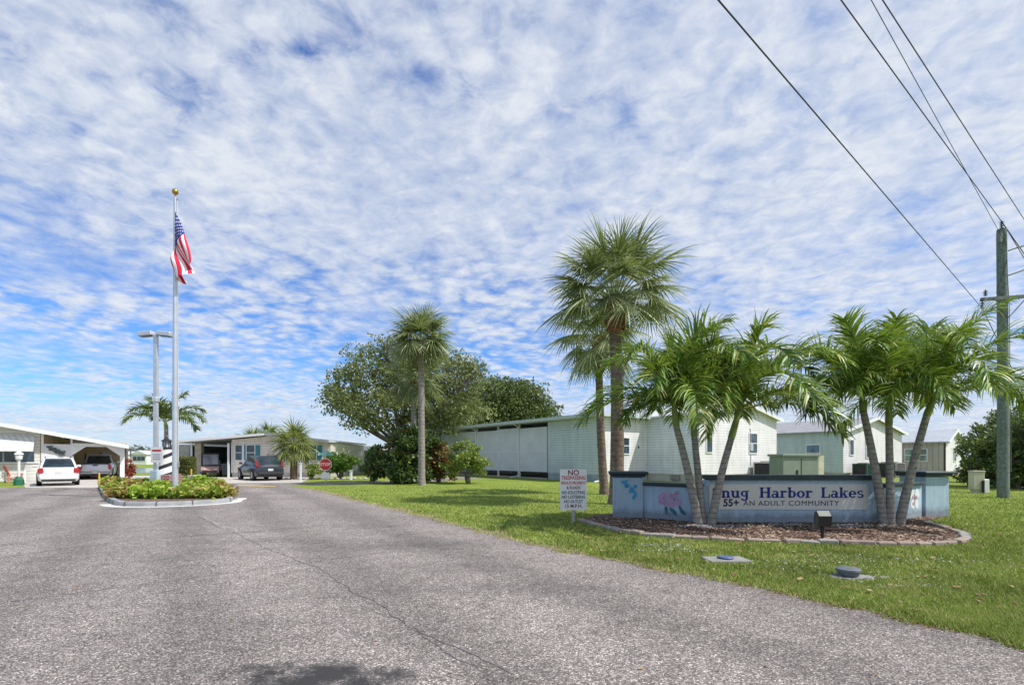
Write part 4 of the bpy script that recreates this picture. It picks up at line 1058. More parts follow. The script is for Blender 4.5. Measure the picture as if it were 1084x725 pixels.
# ------------------------------------------------------------------ broad-leaved trees and bushes
def leafy_tree(name, label, base, blobs, n, size, m, bark, r0, seed, trunks=1, cat='tree', group=None, bark_r=None, flowers=None, per=None):
    """blobs: (x, y, z, rx, ry, rz) relative to base"""
    rr = random.Random(seed); rs = np.random.default_rng(seed); root = thing(name, label, cat, base, 0, group)
    blobs = [(b[0], b[1], b[2], b[3]*1.18, b[4]*1.18, b[5]*1.18) for b in blobs]
    vol = [b[3]*b[4]*b[5] for b in blobs]; tot = sum(v**(2/3) for v in vol)
    subs = []
    for b_, v_ in zip(blobs, vol):
        kk = max(18, int(13*(v_**(2/3))/1.2)) if per is None else per
        for i in range(min(kk, 90)):
            dv = Vector((rr.gauss(0,1), rr.gauss(0,1), rr.gauss(0,1))).normalized(); q = rr.uniform(.5, 1.06)
            c = Vector((b_[0]+dv.x*b_[3]*q, b_[1]+dv.y*b_[4]*q, b_[2]+dv.z*b_[5]*q)); s_ = (b_[3]*b_[4]*b_[5])**(1/3)*rr.uniform(.12, .33)
            subs.append((c, s_, v_))
    wt_ = np.array([s[1]**2 for s in subs]); cnt = np.maximum(6, (n*wt_/wt_.sum())).astype(int)
    VV = []; k = 0
    for (c, s_, _), ct in zip(subs, cnt):
        dv = rs.normal(size=(ct, 3)); dv /= np.linalg.norm(dv, axis=1)[:, None]
        q = rs.random(ct)**.4*rs.uniform(.85, 1.25, ct)
        p = np.array(c)[None]+dv*(s_*q)[:, None]*np.array([1.25, 1.25, .8])
        ax = dv*.6+rs.normal(size=(ct, 3))*.7; ax /= np.linalg.norm(ax, axis=1)[:, None]
        t_ = rs.normal(size=(ct, 3)); sd = np.cross(ax, t_); sd /= np.linalg.norm(sd, axis=1)[:, None]
        L = size*rs.uniform(.6, 1.4, ct)[:, None]
        quad = np.stack([p, p+ax*L*.5+sd*L*.30, p+ax*L, p+ax*L*.5-sd*L*.30], 1)
        quad = quad[quad[:, :, 2].min(1) > -base[2]+.02]
        VV.append(quad.reshape(-1, 3))
    V = np.concatenate(VV); nf = len(V)//4
    npmesh('crown', V, np.arange(4*nf).reshape(nf, 4), m, root, 4)
    mb = MB()
    cen = Vector((sum(b_[0] for b_ in blobs)/len(blobs), sum(b_[1] for b_ in blobs)/len(blobs), min(b_[2]-b_[5]*.3 for b_ in blobs)))
    for tk in range(trunks):
        a = tk*6.28/max(1, trunks)+.5; bp = Vector((math.cos(a), math.sin(a), 0))*(r0*1.3 if trunks > 1 else 0)
        fork = bp*2.5+Vector((cen.x*.35, cen.y*.35, max(.3, cen.z*.6)))
        mb.tube(trunk_pts(bp+Vector((0,0,-.05)), fork, (rr.uniform(-.15, .15), 0, 0), 6), [r0*(1.3-.09*i) for i in range(7)], 9)
        for bi, b_ in enumerate(blobs):
            if bi % trunks != tk: continue
            tgt = Vector(b_[:3]); mid = fork.lerp(tgt, .5)+Vector((rr.uniform(-.2, .2), 0, -.12*abs(tgt.x-fork.x)))*.6
            mb.tube([fork, mid, tgt], [r0*.55, r0*.33, r0*.14], 6)
            for j in range(7):
                e_ = tgt+Vector((rr.uniform(-1, 1)*b_[3], rr.uniform(-1, 1)*b_[4], rr.uniform(-.6, .9)*b_[5]))*.8
                mb.tube([mid.lerp(tgt, rr.uniform(.2, 1)), e_.lerp(tgt, .5)+Vector((0, 0, .1)), e_], [r0*.2, r0*.12, r0*.05], 5)
    mb.build('trunk', bark, root, True)
    if flowers:
        fm, nfl, fs_ = flowers; V = []; Q = []
        for i in range(nfl):
            c, s_, _ = rr.choice(subs); dv = Vector((rr.gauss(0,1), rr.gauss(0,1)-.5, rr.gauss(0,1))).normalized(); p = c+dv*s_*1.15
            for j in range(4):
                ax = (dv+Vector((rr.uniform(-1,1), rr.uniform(-1,1), rr.uniform(-1,1)))*.8).normalized(); sd = ax.cross(dv+Vector((.1, .2, .3))).normalized(); o_ = len(V)
                V += [tuple(p), tuple(p+ax*fs_*.5+sd*fs_*.4), tuple(p+ax*fs_), tuple(p+ax*fs_*.5-sd*fs_*.4)]; Q.append((o_, o_+1, o_+2, o_+3))
        npmesh('flowers', V, Q, fm, root, 4)
    return root
M_oak = leafm('oak_leaves', [(0, (.06, .08, .03)), (.5, (.15, .185, .06)), (.85, (.28, .31, .12)), (1, (.45, .45, .24))], .32, .5, .4)
M_oak2 = leafm('dark_oak_leaves', [(0, (.035, .055, .018)), (.6, (.095, .14, .04)), (1, (.21, .26, .10))], .25, .5, .4)
M_bush = leafm('bush_leaves', [(0, (.02, .045, .012)), (.5, (.045, .095, .02)), (.85, (.10, .17, .04)), (1, (.32, .38, .16))], .22, .35, .6)
M_bushr = leafm('croton_leaves', [(0, (.04, .07, .015)), (.4, (.14, .16, .04)), (.7, (.33, .12, .05)), (1, (.42, .22, .09))], .25, .4, .5)
M_lite = leafm('pale_shrub_leaves', [(0, (.09, .14, .03)), (.5, (.24, .32, .07)), (1, (.46, .52, .16))], .3, .5)
M_brk = barkm('oak_bark', (.09, .08, .07), (.24, .21, .18), 1, 8, .1)
M_hib = leafm('red_flowers', [(0, (.35, .03, .02)), (1, (.65, .15, .08))], .3)
def blb(pix, Y, base):
    # surveyed blobs (px, py, rpx, rpy, dy) -> metres relative to base
    return [((px-542)*Y/F-base[0], dy, za(py, Y)-base[2], rx*Y/F, max(rx, ry)*Y/F*.9, ry*Y/F) for px, py, rx, ry, dy in pix]
Y_ = 44; bs = (xa(425, Y_), Y_, 0)
leafy_tree('oak_tree', 'large airy oak with spreading limbs behind the pale trunked palm', bs, blb([(392, 392, 30, 22, 0), (365, 412, 26, 18, 1), (352, 425, 18, 12, 0), (395, 428, 34, 22, -1), (380, 436, 20, 9, -1), (430, 375, 34, 20, 2), (430, 410, 34, 24, 1), (470, 395, 34, 18, 0), (492, 398, 24, 16, 1), (505, 392, 16, 12, 0), (470, 425, 38, 20, 2), (415, 452, 18, 10, 1), (440, 450, 34, 16, 2), (408, 368, 20, 12, 0), (346, 414, 12, 10, 1)], Y_, bs), 31000, .24, M_oak, M_brk, .32, 71)
Y_ = 58; bs = (xa(535, Y_), Y_, 0)
leafy_tree('oak_tree', 'dense rounded dark oak showing above the long white carport', bs, blb([(500, 432, 36, 18, 0), (475, 442, 34, 12, 1), (535, 424, 34, 19, 0), (520, 414, 24, 12, 1), (558, 427, 26, 17, 0), (575, 434, 18, 12, 0), (540, 442, 45, 16, 1), (548, 414, 20, 9, 0), (500, 450, 50, 14, 0)], Y_, bs), 42000, .30, M_oak2, M_brk, .35, 72)
Y_ = 30.5; bs = (xa(418, Y_), Y_, 0)
leafy_tree('hibiscus_bush', 'big dark glossy bush dotted with red flowers left of the palm trunk', bs, blb([(418, 490, 24, 18, 0), (405, 482, 16, 14, 0), (432, 472, 18, 18, 0), (440, 492, 18, 16, 0), (398, 496, 12, 10, 0), (425, 460, 14, 10, .3), (436, 478, 12, 14, -.4), (448, 470, 12, 12, .3)], Y_, bs), 16000, .18, M_bush, M_brk, .06, 73, 4, 'bush', flowers=(M_hib, 60, .13))
Y_ = 31.5; bs = (xa(464, Y_), Y_, 0)
leafy_tree('croton_bush', 'reddish orange leaved bush right of the pale palm trunk', bs, blb([(464, 486, 13, 16, 0), (472, 496, 12, 11, 0), (458, 475, 9, 8, 0), (454, 496, 10, 10, 0)], Y_, bs), 5200, .17, M_bushr, M_brk, .05, 74, 3, 'bush')
Y_ = 30.0; bs = (xa(496, Y_), Y_, 0)
leafy_tree('pale_shrub', 'pale yellow green rounded shrub with bare stems before the white carport', bs, blb([(490, 484, 15, 12, 0), (502, 490, 14, 11, 0), (480, 492, 12, 10, 0), (497, 476, 10, 8, 0)], Y_, bs), 7000, .13, M_lite, M_brk, .04, 75, 6, 'bush')
Y_ = 37.0; bs = (xa(361, Y_), Y_, 0)
leafy_tree('round_bush', 'bright green rounded bush right behind the stop sign', bs, blb([(358, 489, 15, 10, 0), (368, 490, 10, 9, 0), (350, 492, 9, 8, 0)], Y_, bs), 6500, .13, leafm('bright_bush', [(0, (.03, .08, .01)), (.6, (.08, .18, .025)), (1, (.18, .30, .05))], .25), M_brk, .06, 76, 4, 'bush')
Y_ = 35.5; bs = (xa(330, Y_), Y_, 0)
leafy_tree('small_shrub', 'small pale green shrub between the short palm and the stop sign', bs, blb([(330, 498, 7, 6, 0)], Y_, bs), 1500, .12, M_lite, M_brk, .03, 77, 3, 'bush', per=14)
# clipped box hedge by the carport of the beige house
Y_ = 37.5; x0_, x1_ = xa(192, Y_), xa(204.5, Y_)
t = thing('clipped_hedge', 'square clipped olive green hedge left of the beige carport', 'hedge', ((x0_+x1_)/2, Y_, 0))
V = []; Q = []
for i in range(5200):
    hx, hy, hz = (x1_-x0_)/2, .35, za(484.5, Y_)/2
    p = [random.uniform(-hx, hx), random.uniform(-hy, hy), random.uniform(-hz, hz)]; ax_ = random.choice([0, 1, 1, 2]); p[ax_] = random.choice([-1, 1])*[hx, hy, hz][ax_]+random.uniform(-.07, .07)
    a = Vector((random.gauss(0,1), random.gauss(0,1), random.gauss(0,1))).normalized(); b2 = a.cross(Vector((random.gauss(0,1), random.gauss(0,1), 1))).normalized(); s_ = random.uniform(.05, .12); c = Vector((p[0], p[1], p[2]+hz)); o_ = len(V)
    V += [tuple(c), tuple(c+a*s_*.5+b2*s_*.4), tuple(c+a*s_), tuple(c+a*s_*.5-b2*s_*.4)]; Q.append((o_, o_+1, o_+2, o_+3))
npmesh('foliage', V, Q, leafm('hedge_leaves', [(0, (.05, .07, .015)), (.6, (.15, .17, .04)), (1, (.26, .28, .07))], .2), t, 4)
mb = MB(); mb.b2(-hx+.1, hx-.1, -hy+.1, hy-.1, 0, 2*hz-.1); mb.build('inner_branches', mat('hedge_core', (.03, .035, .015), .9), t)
# dark trees and hedge at the right, behind the power pole
for i, (px, py, rx, ry, Y_, lab) in enumerate(((1048, 480, 26, 38, 27, 'dark green thicket tree just left of the power pole'), (1084, 470, 28, 44, 25, 'dark green thicket tree right behind the power pole'), (1118, 470, 28, 44, 25, 'dark green thicket tree at the far right edge'), (1066, 462, 26, 30, 31, 'taller dark tree behind the thicket at right'))):
    bs = (xa(px, Y_), Y_, 0)
    leafy_tree('thicket_tree', lab, bs, blb([(px, py, rx*.8, ry*.8, 0), (px-rx*.5, py+ry*.4, rx*.5, ry*.5, 0), (px+rx*.5, py+ry*.3, rx*.5, ry*.6, 0), (px, py-ry*.5, rx*.5, ry*.4, 0), (px+2, py+ry*.9, rx*.9, ry*.3, 0)], Y_, bs), 8500, .16, M_oak2, M_brk, .09, 80+i, 3, 'tree', 'trees in the dark thicket at right')
# far shore trees across the pond
rr = random.Random(5)
M_far = leafm('far_leaves', [(0, (.05, .08, .05)), (1, (.12, .16, .09))], .1)
fp = None
spots_ = []
for i in range(26):
    spots_.append((-185+i*8.5+rr.uniform(-2, 2), 168+rr.uniform(-8, 8)))
farlabels = 'distant rounded tree on the horizon beyond the pond'
for i, (x, y) in enumerate(spots_):
    if fp is None:
        fp = leafy_tree('distant_tree', farlabels, (0, 0, 0), [(0, 0, 2.6, 3.6, 2.4, 1.7), (1.8, 0, 2.0, 2.4, 2, 1.4), (-2, 0, 1.8, 2.6, 2, 1.3)], 1400, .6, M_far, M_brk, .25, 90, 1, 'tree', 'distant trees beyond the pond'); o = fp
    else: o = copy_tree(fp)
    o.location = (x, y, -.2); o.rotation_euler = (0, 0, rr.uniform(0, 6)); s_ = rr.uniform(.7, 1.15); o.scale = (s_*1.1, s_, s_)
# ------------------------------------------------------------------ houses
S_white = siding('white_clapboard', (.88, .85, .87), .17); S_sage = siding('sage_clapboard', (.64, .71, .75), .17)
S_white_shade = siding('white_clapboard_shade_tint', (.76, .80, .88), .17); S_beige = siding('beige_clapboard', (.86, .80, .70), .2)  # first one: bluish copy of the white siding, shade put into its colour
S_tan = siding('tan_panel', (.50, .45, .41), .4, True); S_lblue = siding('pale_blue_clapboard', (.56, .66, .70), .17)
M_skirt = mat('block_skirting', (.33, .40, .42), .85, .15, 2, bscale=20)
M_skw = mat('pale_skirting', (.50, .47, .43), .85, .12, 2, bscale=20)
M_roofw = mat('white_metal_roof', (.62, .63, .63), .4, .08, .6, dirt=.2); M_roofg = mat('grey_shingle_roof', (.30, .30, .31), .85, .15, 2, bscale=25, bmp=.4)
M_roofm = siding('ribbed_metal_roof', (.50, .53, .56), .45, True)
M_gut = mat('pale_gutter', (.50, .58, .57), .45, .06, 2)
M_shut = mat('teal_shutter', (.05, .22, .28), .55, .1, 3)
def window(parent, c, w_, h_, face, shutters=False, frame=M_trim, m_glass=M_glass, mid=True):
    """face: 'y' wall facing -y, 'x' wall facing -x; c centre on wall plane"""
    o = MB(); t_ = .06
    def bx(u0, u1, z0, z1, d0, d1, mb):
        if face == 'y': mb.b2(c[0]+u0, c[0]+u1, c[1]+d0, c[1]+d1, c[2]+z0, c[2]+z1)
        else: mb.b2(c[0]+d0, c[0]+d1, c[1]+u0, c[1]+u1, c[2]+z0, c[2]+z1)
    fr = MB(); a, b = w_/2, h_/2
    bx(-a-t_, a+t_, b, b+t_, -.05, -.003, fr); bx(-a-t_, a+t_, -b-t_, -b, -.06, -.003, fr)
    bx(-a-t_, -a, -b+.001, b-.001, -.05, -.003, fr); bx(a, a+t_, -b+.001, b-.001, -.05, -.003, fr)
    if mid: bx(-a+.001, a-.001, -.025, .025, -.04, -.003, fr)
    f = fr.build('window', frame, parent)
    pn = MB(); bx(-a+.002, a-.002, -b+.002, b-.002, -.02, -.004, pn); pn.build('pane', m_glass, f)
    if shutters:
        for s_ in (-1, 1):
            sh = MB(); u0 = s_*(a+t_+.02); u1 = s_*(a+t_+.36); bx(min(u0, u1), max(u0, u1), -b, b, -.04, -.003, sh); sh.build('shutter', M_shut, parent)
# ---- H1, long white and sage mobile home with shaded carport
A1 = math.atan2(.58, .82)
h1 = thing('mobile_home', 'long pale green and white mobile home with a screened carport beyond the lawn', 'house', (5.6, 32.0, 0), A1)
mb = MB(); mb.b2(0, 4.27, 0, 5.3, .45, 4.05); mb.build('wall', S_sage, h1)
mb = MB(); mb.b2(.02, 4.25, .02, 5.28, 0, .45); mb.build('skirting', M_skirt, h1)
mb = MB(); mb.b2(-.012, 4.27, -.045, -.003, .47, 4.05); mb.build('end_wall', S_white, h1)
mb = MB(); mb.b2(.05, 4.2, -.035, -.002, .0, .46); mb.build('skirting', M_skw, h1)
window(h1, (2.05, -.046, 2.3), .75, 1.0, 'y')
mb = MB(); mb.b2(4.27, 7.8, 5.3, 24.6, .4, 4.02); mb.build('rear_wall', S_white_shade, h1)
mb = MB(); mb.b2(-.55, 8.0, -.5, 25.2, 4.07, 4.24); mb.build('roof', M_roofw, h1)
mb = MB(); mb.b2(-.70, -.552, -.5, 25.2, 4.10, 4.30); mb.b2(-.55, 4.2, -.60, -.502, 4.08, 4.27); mb.build('gutter', M_gut, h1)
mb = MB(); mb.b2(0, 4.2, 5.4, 24.6, 0, .06); mb.build('carport_floor', M_conc, h1)
M_screen = mat('shade_screen', (.66, .68, .72), .75, .08, .9, bscale=3, bmp=.2)
pys = [5.3, 8.7, 11.6, 14.9, 19.2, 24.5]
for i in range(5):
    y0_, y1_ = pys[i]+.06, pys[i+1]-.06
    mb = MB(); mb.b2(-.02, .01, y0_, y1_, .5, 3.80 if i % 2 else 3.74); p_ = mb.build('shade_panel', M_screen, h1)
    mb = MB(); mb.b2(-.045, -.022, y0_, y1_, 1.95, 2.0); mb.build('hem', M_trim, p_)
    mb = MB(); mb.b2(-.06, .06, pys[i+1]-.055, pys[i+1]+.055, 0, 4.06); mb.build('post', M_trim, h1)
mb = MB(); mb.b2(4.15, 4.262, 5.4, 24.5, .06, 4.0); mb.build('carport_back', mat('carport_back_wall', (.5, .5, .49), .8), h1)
mb = MB(); mb.b2(.5, .9, 14, 18, 2.9, 3.7); mb.b2(1.5, 2.0, 9, 13.0, 3.0, 3.8); mb.build('stored_boxes', mat('stored_brown', (.12, .10, .09), .8), h1)
for yy in (-.12, 8.7, 14.9):
    mb = MB(); mb.tube([(-.62, yy, 4.1), (-.14, yy, 3.85), (-.10, yy, .5), (-.10, yy, .22), (-.4, yy-.1, .10), (-1.0, yy-.25, .06)], .05, 6); mb.build('downspout', M_trim, h1)
# wing
mb = MB(); mb.b2(4.3, 13.4, -4.0, 8, .45, 4.2)
mb.prism([(4.3, 4.2), (13.4, 4.2), (8.85, 5.15)], -4.0, 8.0); mb.build('wing_wall', S_white, h1)
mb = MB(); mb.b2(4.33, 13.37, -3.97, 7.9, 0, .45); mb.build('skirting', M_skw, h1)
mb = MB(); mb.b2(4.262, 4.297, -4.0, -.05, .47, 4.2); mb.build('shaded_side', S_white_shade, h1)
sl = .95/4.55
def gable_roof(parent, x0, x1, y0, y1, ze, zr, m, th=.1, name='roof'):
    xm = (x0+x1)/2; mb = MB()
    mb.prism([(x0-.35, ze-.35*(zr-ze)/(xm-x0)+.01), (xm, zr+.01), (xm, zr+th+.01), (x0-.35, ze-.35*(zr-ze)/(xm-x0)+th+.01)], y0, y1)
    mb.prism([(x1+.35, ze-.35*(zr-ze)/(xm-x0)+.01), (xm+.002, zr+.01), (xm+.002, zr+th+.01), (x1+.35, ze-.35*(zr-ze)/(xm-x0)+th+.01)], y0, y1)
    r_ = mb.build(name, m, parent)
    mb = MB(); mb.prism([(x0-.35, ze-.35*(zr-ze)/(xm-x0)-.10), (xm, zr-.10), (xm, zr+th+.03), (x0-.35, ze-.35*(zr-ze)/(xm-x0)+th+.03)], y0-.04, y0-.003)
    mb.prism([(x1+.35, ze-.35*(zr-ze)/(xm-x0)-.10), (xm+.002, zr-.10), (xm+.002, zr+th+.03), (x1+.35, ze-.35*(zr-ze)/(xm-x0)+th+.03)], y0-.04, y0-.003)
    mb.build('fascia', M_trim, parent); return r_
gable_roof(h1, 4.3, 13.4, -4.3, 8.3, 4.2, 5.15, M_roofw)
window(h1, (5.3, -4.0, 2.85), .55, 1.95, 'y'); window(h1, (10.3, -4.0, 2.5), .9, 1.3, 'y')
mb = MB(); mb.b2(4.2, 4.262, -3.93, -3.87, .1, 4.1); mb.build('downspout', M_trim, h1)
mb = MB(); mb.b2(3.3, 3.42, -.062, -.0455, 2.15, 2.3); mb.build('wall_lamp', M_black, h1)
mb = MB(); mb.b2(4.24, 4.2955-.034, -2.6, -1.9, .1, .42); mb.build('vent', mat('vent_grey', (.25, .24, .23), .8), h1)
mb = MB(); mb.tube([(10.0, -4.03, 1.0), (10.0, -4.03, 3.2), (9.9, -4.03, 3.5)], .025, 6); mb.b2(9.85, 10.15, -4.12, -4.003, 2.0, 2.5); mb.build('meter_box', M_alu, h1)
def ac_unit(label, loc, rz, w_=1.0, h_=.9, m=None):
    t = thing('air_conditioner', label, 'air conditioner', loc, rz)
    m = m or mat('ac_beige', (.55, .54, .51), .6); mb = MB()
    for sx in (-1, 1):
        for sy in (-1, 1): mb.b2(sx*w_/2-.04*sx-.04, sx*w_/2-.04*sx+.04, sy*w_/2-.04*sy-.04, sy*w_/2-.04*sy+.04, .06, h_-.08)
    mb.b2(-w_/2, w_/2, -w_/2, w_/2, h_-.08, h_); mb.b2(-w_/2, w_/2, -w_/2, w_/2, .0, .058); mb.build('housing', m, t)
    mb = MB(); mb.b2(-w_/2+.05, w_/2-.05, -w_/2+.05, w_/2-.05, .06, h_-.085); mb.build('coil', M_dark, t)
    mb = MB()
    for k in range(9): z = .12+k*(h_-.25)/9; mb.b2(-w_/2+.02, w_/2-.02, -w_/2+.02, -w_/2+.04, z, z+.03)
    for k in range(11): xx = -w_/2+.06+k*(w_-.12)/11; mb.b2(xx, xx+.02, -w_/2+.005, -w_/2+.015, .06, h_-.08)
    mb.build('grille', m, t); mb = MB(); mb.lathe([(w_*.36, h_+.001), (w_*.36, h_+.04), (w_*.1, h_+.05)], n=16); mb.build('fan_guard', M_black, t, True)
    return t
Lm = lambda x, y: (5.6+.816*x-.577*y, 32+.577*x+.816*y)
p = Lm(10.6, -4.9); ac_unit('boxy beige air conditioner on the lit end of the white wing behind the sign', (*p, 0), A1, 1.35, 1.25)
# ---- green enclosure behind the sign
t = thing('utility_enclosure', 'large pale green metal enclosure behind the sign wall right of the white home', 'utility enclosure', (xa(842, 25), 25, 0), R(6))
M_gen = mat('enclosure_green', (.24, .28, .23), .6, .12, 2, dirt=.15)
mb = MB(); mb.b2(-.98, .85, -.5, .6, 0, za(483, 25), bev=.02); mb.build('body', M_gen, t)
mb = MB(); mb.b2(-1.04, .9, -.57, .67, za(483, 25)+.002, za(480.5, 25), bev=.015); mb.build('lid', M_gen, t)
mb = MB(); mb.b2(.88, 1.18, -.42, .4, 0, za(482, 25)); mb.build('end_post', mat('cream_post', (.58, .56, .42), .6), t)
mb = MB(); mb.b2(-.06, -.03, -.512, -.503, .1, 1.5); mb.b2(-.3, -.22, -.53, -.503, .7, .95); mb.build('door_handle', M_black, t)
# ---- H3
h3 = thing('mobile_home', 'white mobile home with grey shingle roof seen between the right palm trunks', 'house', (24.6, 38, 0), math.atan2(.5, .86))
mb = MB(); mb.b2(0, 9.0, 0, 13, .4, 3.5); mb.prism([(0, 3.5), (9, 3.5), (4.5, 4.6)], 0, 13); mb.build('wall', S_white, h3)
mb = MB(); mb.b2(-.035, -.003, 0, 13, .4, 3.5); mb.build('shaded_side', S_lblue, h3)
mb = MB(); mb.b2(.03, 8.97, .03, 12.9, 0, .4); mb.build('skirting', M_skw, h3)
gable_roof(h3, 0, 9, -.3, 13.3, 3.5, 4.6, M_roofg)
window(h3, (1.1, 0, 2.3), .5, 1.1, 'y', mid=False); window(h3, (3.6, 0, 2.3), .8, 1.5, 'y'); window(h3, (7, 0, 2.3), .8, 1.5, 'y')
window(h3, (-.036, 2.2, 1.9), 1.0, 1.2, 'x', m_glass=glassm('blue_glass', (.04, .09, .15))); window(h3, (-.036, 9.2, 2.3), 4.0, 1.5, 'x', frame=M_black, mid=False)
def p3(x, y): a = math.atan2(.5, .86); return (24.6+x*math.cos(a)-y*math.sin(a), 38+x*math.sin(a)+y*math.cos(a))
ac_unit('dark green air conditioner at the corner of the far white home', (*p3(.9, -.9), 0), math.atan2(.5, .86), 1.0, 1.1, mat('ac_green', (.04, .10, .08), .6))
ac_unit('grey air conditioner beside the middle trunk, against the far white home', (*p3(4.6, -1.0), 0), math.atan2(.5, .86), 1.5, 1.15, mat('ac_grey', (.28, .27, .27), .6))
# ---- H4
h4 = thing('mobile_home', 'tan mobile home with ribbed metal roof and white gable end at the right', 'house', (36.0, 42.5, 0), math.atan2(.6, .8))
mb = MB(); mb.b2(0, 4.6, 0, 12, .3, 2.9); mb.prism([(0, 2.9), (4.6, 2.9), (2.3, 3.85)], 0, 12); mb.build('wall', S_white, h4)
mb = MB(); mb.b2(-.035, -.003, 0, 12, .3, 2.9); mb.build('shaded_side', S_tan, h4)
mb = MB(); mb.b2(-.05, -.036, -.02, .12, .1, 2.9); mb.b2(-.05, -.036, .13, 12, 2.78, 2.9); mb.build('brown_trim', mat('brown_trim', (.07, .05, .04), .7), h4)
mb = MB(); mb.b2(.03, 4.57, .03, 11.9, 0, .3); mb.build('skirting', M_skw, h4)
gable_roof(h4, 0, 4.6, -.3, 12.3, 2.9, 3.85, M_roofm)
window(h4, (2.6, 0, 1.8), .7, 1.1, 'y'); window(h4, (-.036, 2.0, 1.75), 1.5, 1.0, 'x', mid=True, m_glass=glassm('green_glass', (.08, .13, .12)))
# ---- beige house in the middle distance
YM = 40.0
hm = thing('beige_house', 'beige house with teal shutters and an open carport in the middle distance', 'house', (-21.9, YM, 0), 0)
mm = lambda px: xa(px, YM)+21.9
roofz = lambda x: 1.55+(24.5-abs(x-mm(285))*(.118 if x < mm(285) else .105)*13.55)*YM/F   # fascia line
xl_, xr_, xp = mm(187), mm(352), mm(285)
mb = MB(); mb.prism([(0, .35), (mm(350), .35), (mm(350), za(468.5, YM)), (xp, za(461.5, YM)), (0, za(465.5, YM))], 0, 9); mb.build('wall', S_beige, hm)
mb = MB(); mb.b2(.02, mm(350)-.02, .02, 8.9, 0, .35); mb.build('skirting', M_skw, hm)
zz_ = lambda py: za(py, YM)
mb = MB(); mb.prism([(xl_, zz_(469)), (xp, zz_(460.6)), (xp, zz_(458.8)), (xl_, zz_(467.0))], -.8, 9.3)
mb.prism([(xp+.002, zz_(460.6)), (xr_, zz_(468.2)), (xr_, zz_(466.4)), (xp+.002, zz_(458.8))], -.8, 9.3); mb.build('roof', M_roofw, hm)
mb = MB(); mb.prism([(xl_, zz_(469.3)), (xp, zz_(461.2)), (xp, zz_(458.7)), (xl_, zz_(466.8))], -.84, -.803); mb.build('fascia', M_white, hm)
mb = MB(); mb.prism([(xp+.01, zz_(461.4)), (xr_, zz_(468.6)), (xr_, zz_(466.2)), (xp+.01, zz_(458.7))], -.84, -.803); mb.build('fascia', mat('grey_fascia', (.33, .33, .33), .6), hm)
for px_, w_ in ((253, .52), (265.5, .62), (328.5, .95)):
    window(hm, (mm(px_), -.003, 1.92), w_, 1.15, 'y', shutters=(px_ > 260))
mb = MB(); mb.b2(mm(245), mm(246.3), -.045, -.003, .35, 2.75); mb.b2(mm(257.3), mm(258.6), -.045, -.003, .35, 2.85); mb.build('corner_board', M_trim, hm)
mb = MB(); mb.b2(mm(196), mm(203), 1.2, 1.6, 0, zz_(468.5)); mb.build('carport_pier', mat('cream_pier', (.66, .61, .48), .7), hm)
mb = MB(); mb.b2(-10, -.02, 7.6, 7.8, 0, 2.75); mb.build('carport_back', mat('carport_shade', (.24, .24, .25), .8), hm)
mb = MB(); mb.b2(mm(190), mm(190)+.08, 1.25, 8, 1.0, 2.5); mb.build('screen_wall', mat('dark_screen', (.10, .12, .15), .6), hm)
mb = MB(); mb.b2(mm(216), mm(222), 7.45, 7.58, 0, 2.0); mb.build('door', mat('brown_door', (.10, .07, .06), .6), hm)
mb = MB(); mb.b2(-.12, -.004, -.4, -.28, 0, 2.65); mb.b2(mm(205), mm(205)+.1, -.4, -.3, 0, zz_(468.5)); mb.build('post', M_trim, hm)
# low grey blue house beyond
YB_ = 52.0; hb = thing('grey_house', 'low grey blue house with flat white roof behind the round bush', 'house', (xa(349, YB_), YB_, 0), 0)
wB = xa(402, YB_)-xa(349, YB_)
mb = MB(); mb.b2(0, wB, 0, 8, 0, za(477, YB_)); mb.build('wall', siding('grey_blue_clapboard', (.36, .43, .47), .2), hb)
mb = MB(); mb.prism([(-.3, za(477, YB_)), (wB+.3, za(477, YB_)), (wB+.3, za(472.5, YB_)), (1.6, za(471.5, YB_)), (-.3, za(475, YB_))], -.5, 8.4); mb.build('roof', M_roofw, hb)
window(hb, (wB*.62, 0, 1.4), .8, .9, 'y'); mb = MB(); mb.b2(.1, wB, -.53, -.503, za(478.2, YB_), za(476.6, YB_)); mb.build('fascia', mat('slate_fascia', (.14, .17, .2), .6), hb)
# far white homes over the pond
for px0, px1, Yf, lab in ((139, 155, 112, 'tiny white home across the pond, left of its twin'), (157, 166, 116, 'tiny white home across the pond, right behind the lamp pole base'), (112, 134, 125, 'tiny white home across the pond, mostly hidden by the carport')):
    x0_, x1_ = xa(px0, Yf), xa(px1, Yf); t = thing('distant_home', lab, 'house', (x0_, Yf, 0)); wd = x1_-x0_
    mb = MB(); mb.b2(0, wd, 0, 8, 0, 2.2); mb.build('wall', M_white, t); mb = MB(); mb.prism([(-.3, 2.2), (wd+.3, 2.2), (wd/2, 3.1)], -.4, 8.4); mb.build('roof', M_roofw, t)
    for k in (.25, .5, .78): window(t, (wd*k, 0, 1.3), .9, .9, 'y', mid=False)
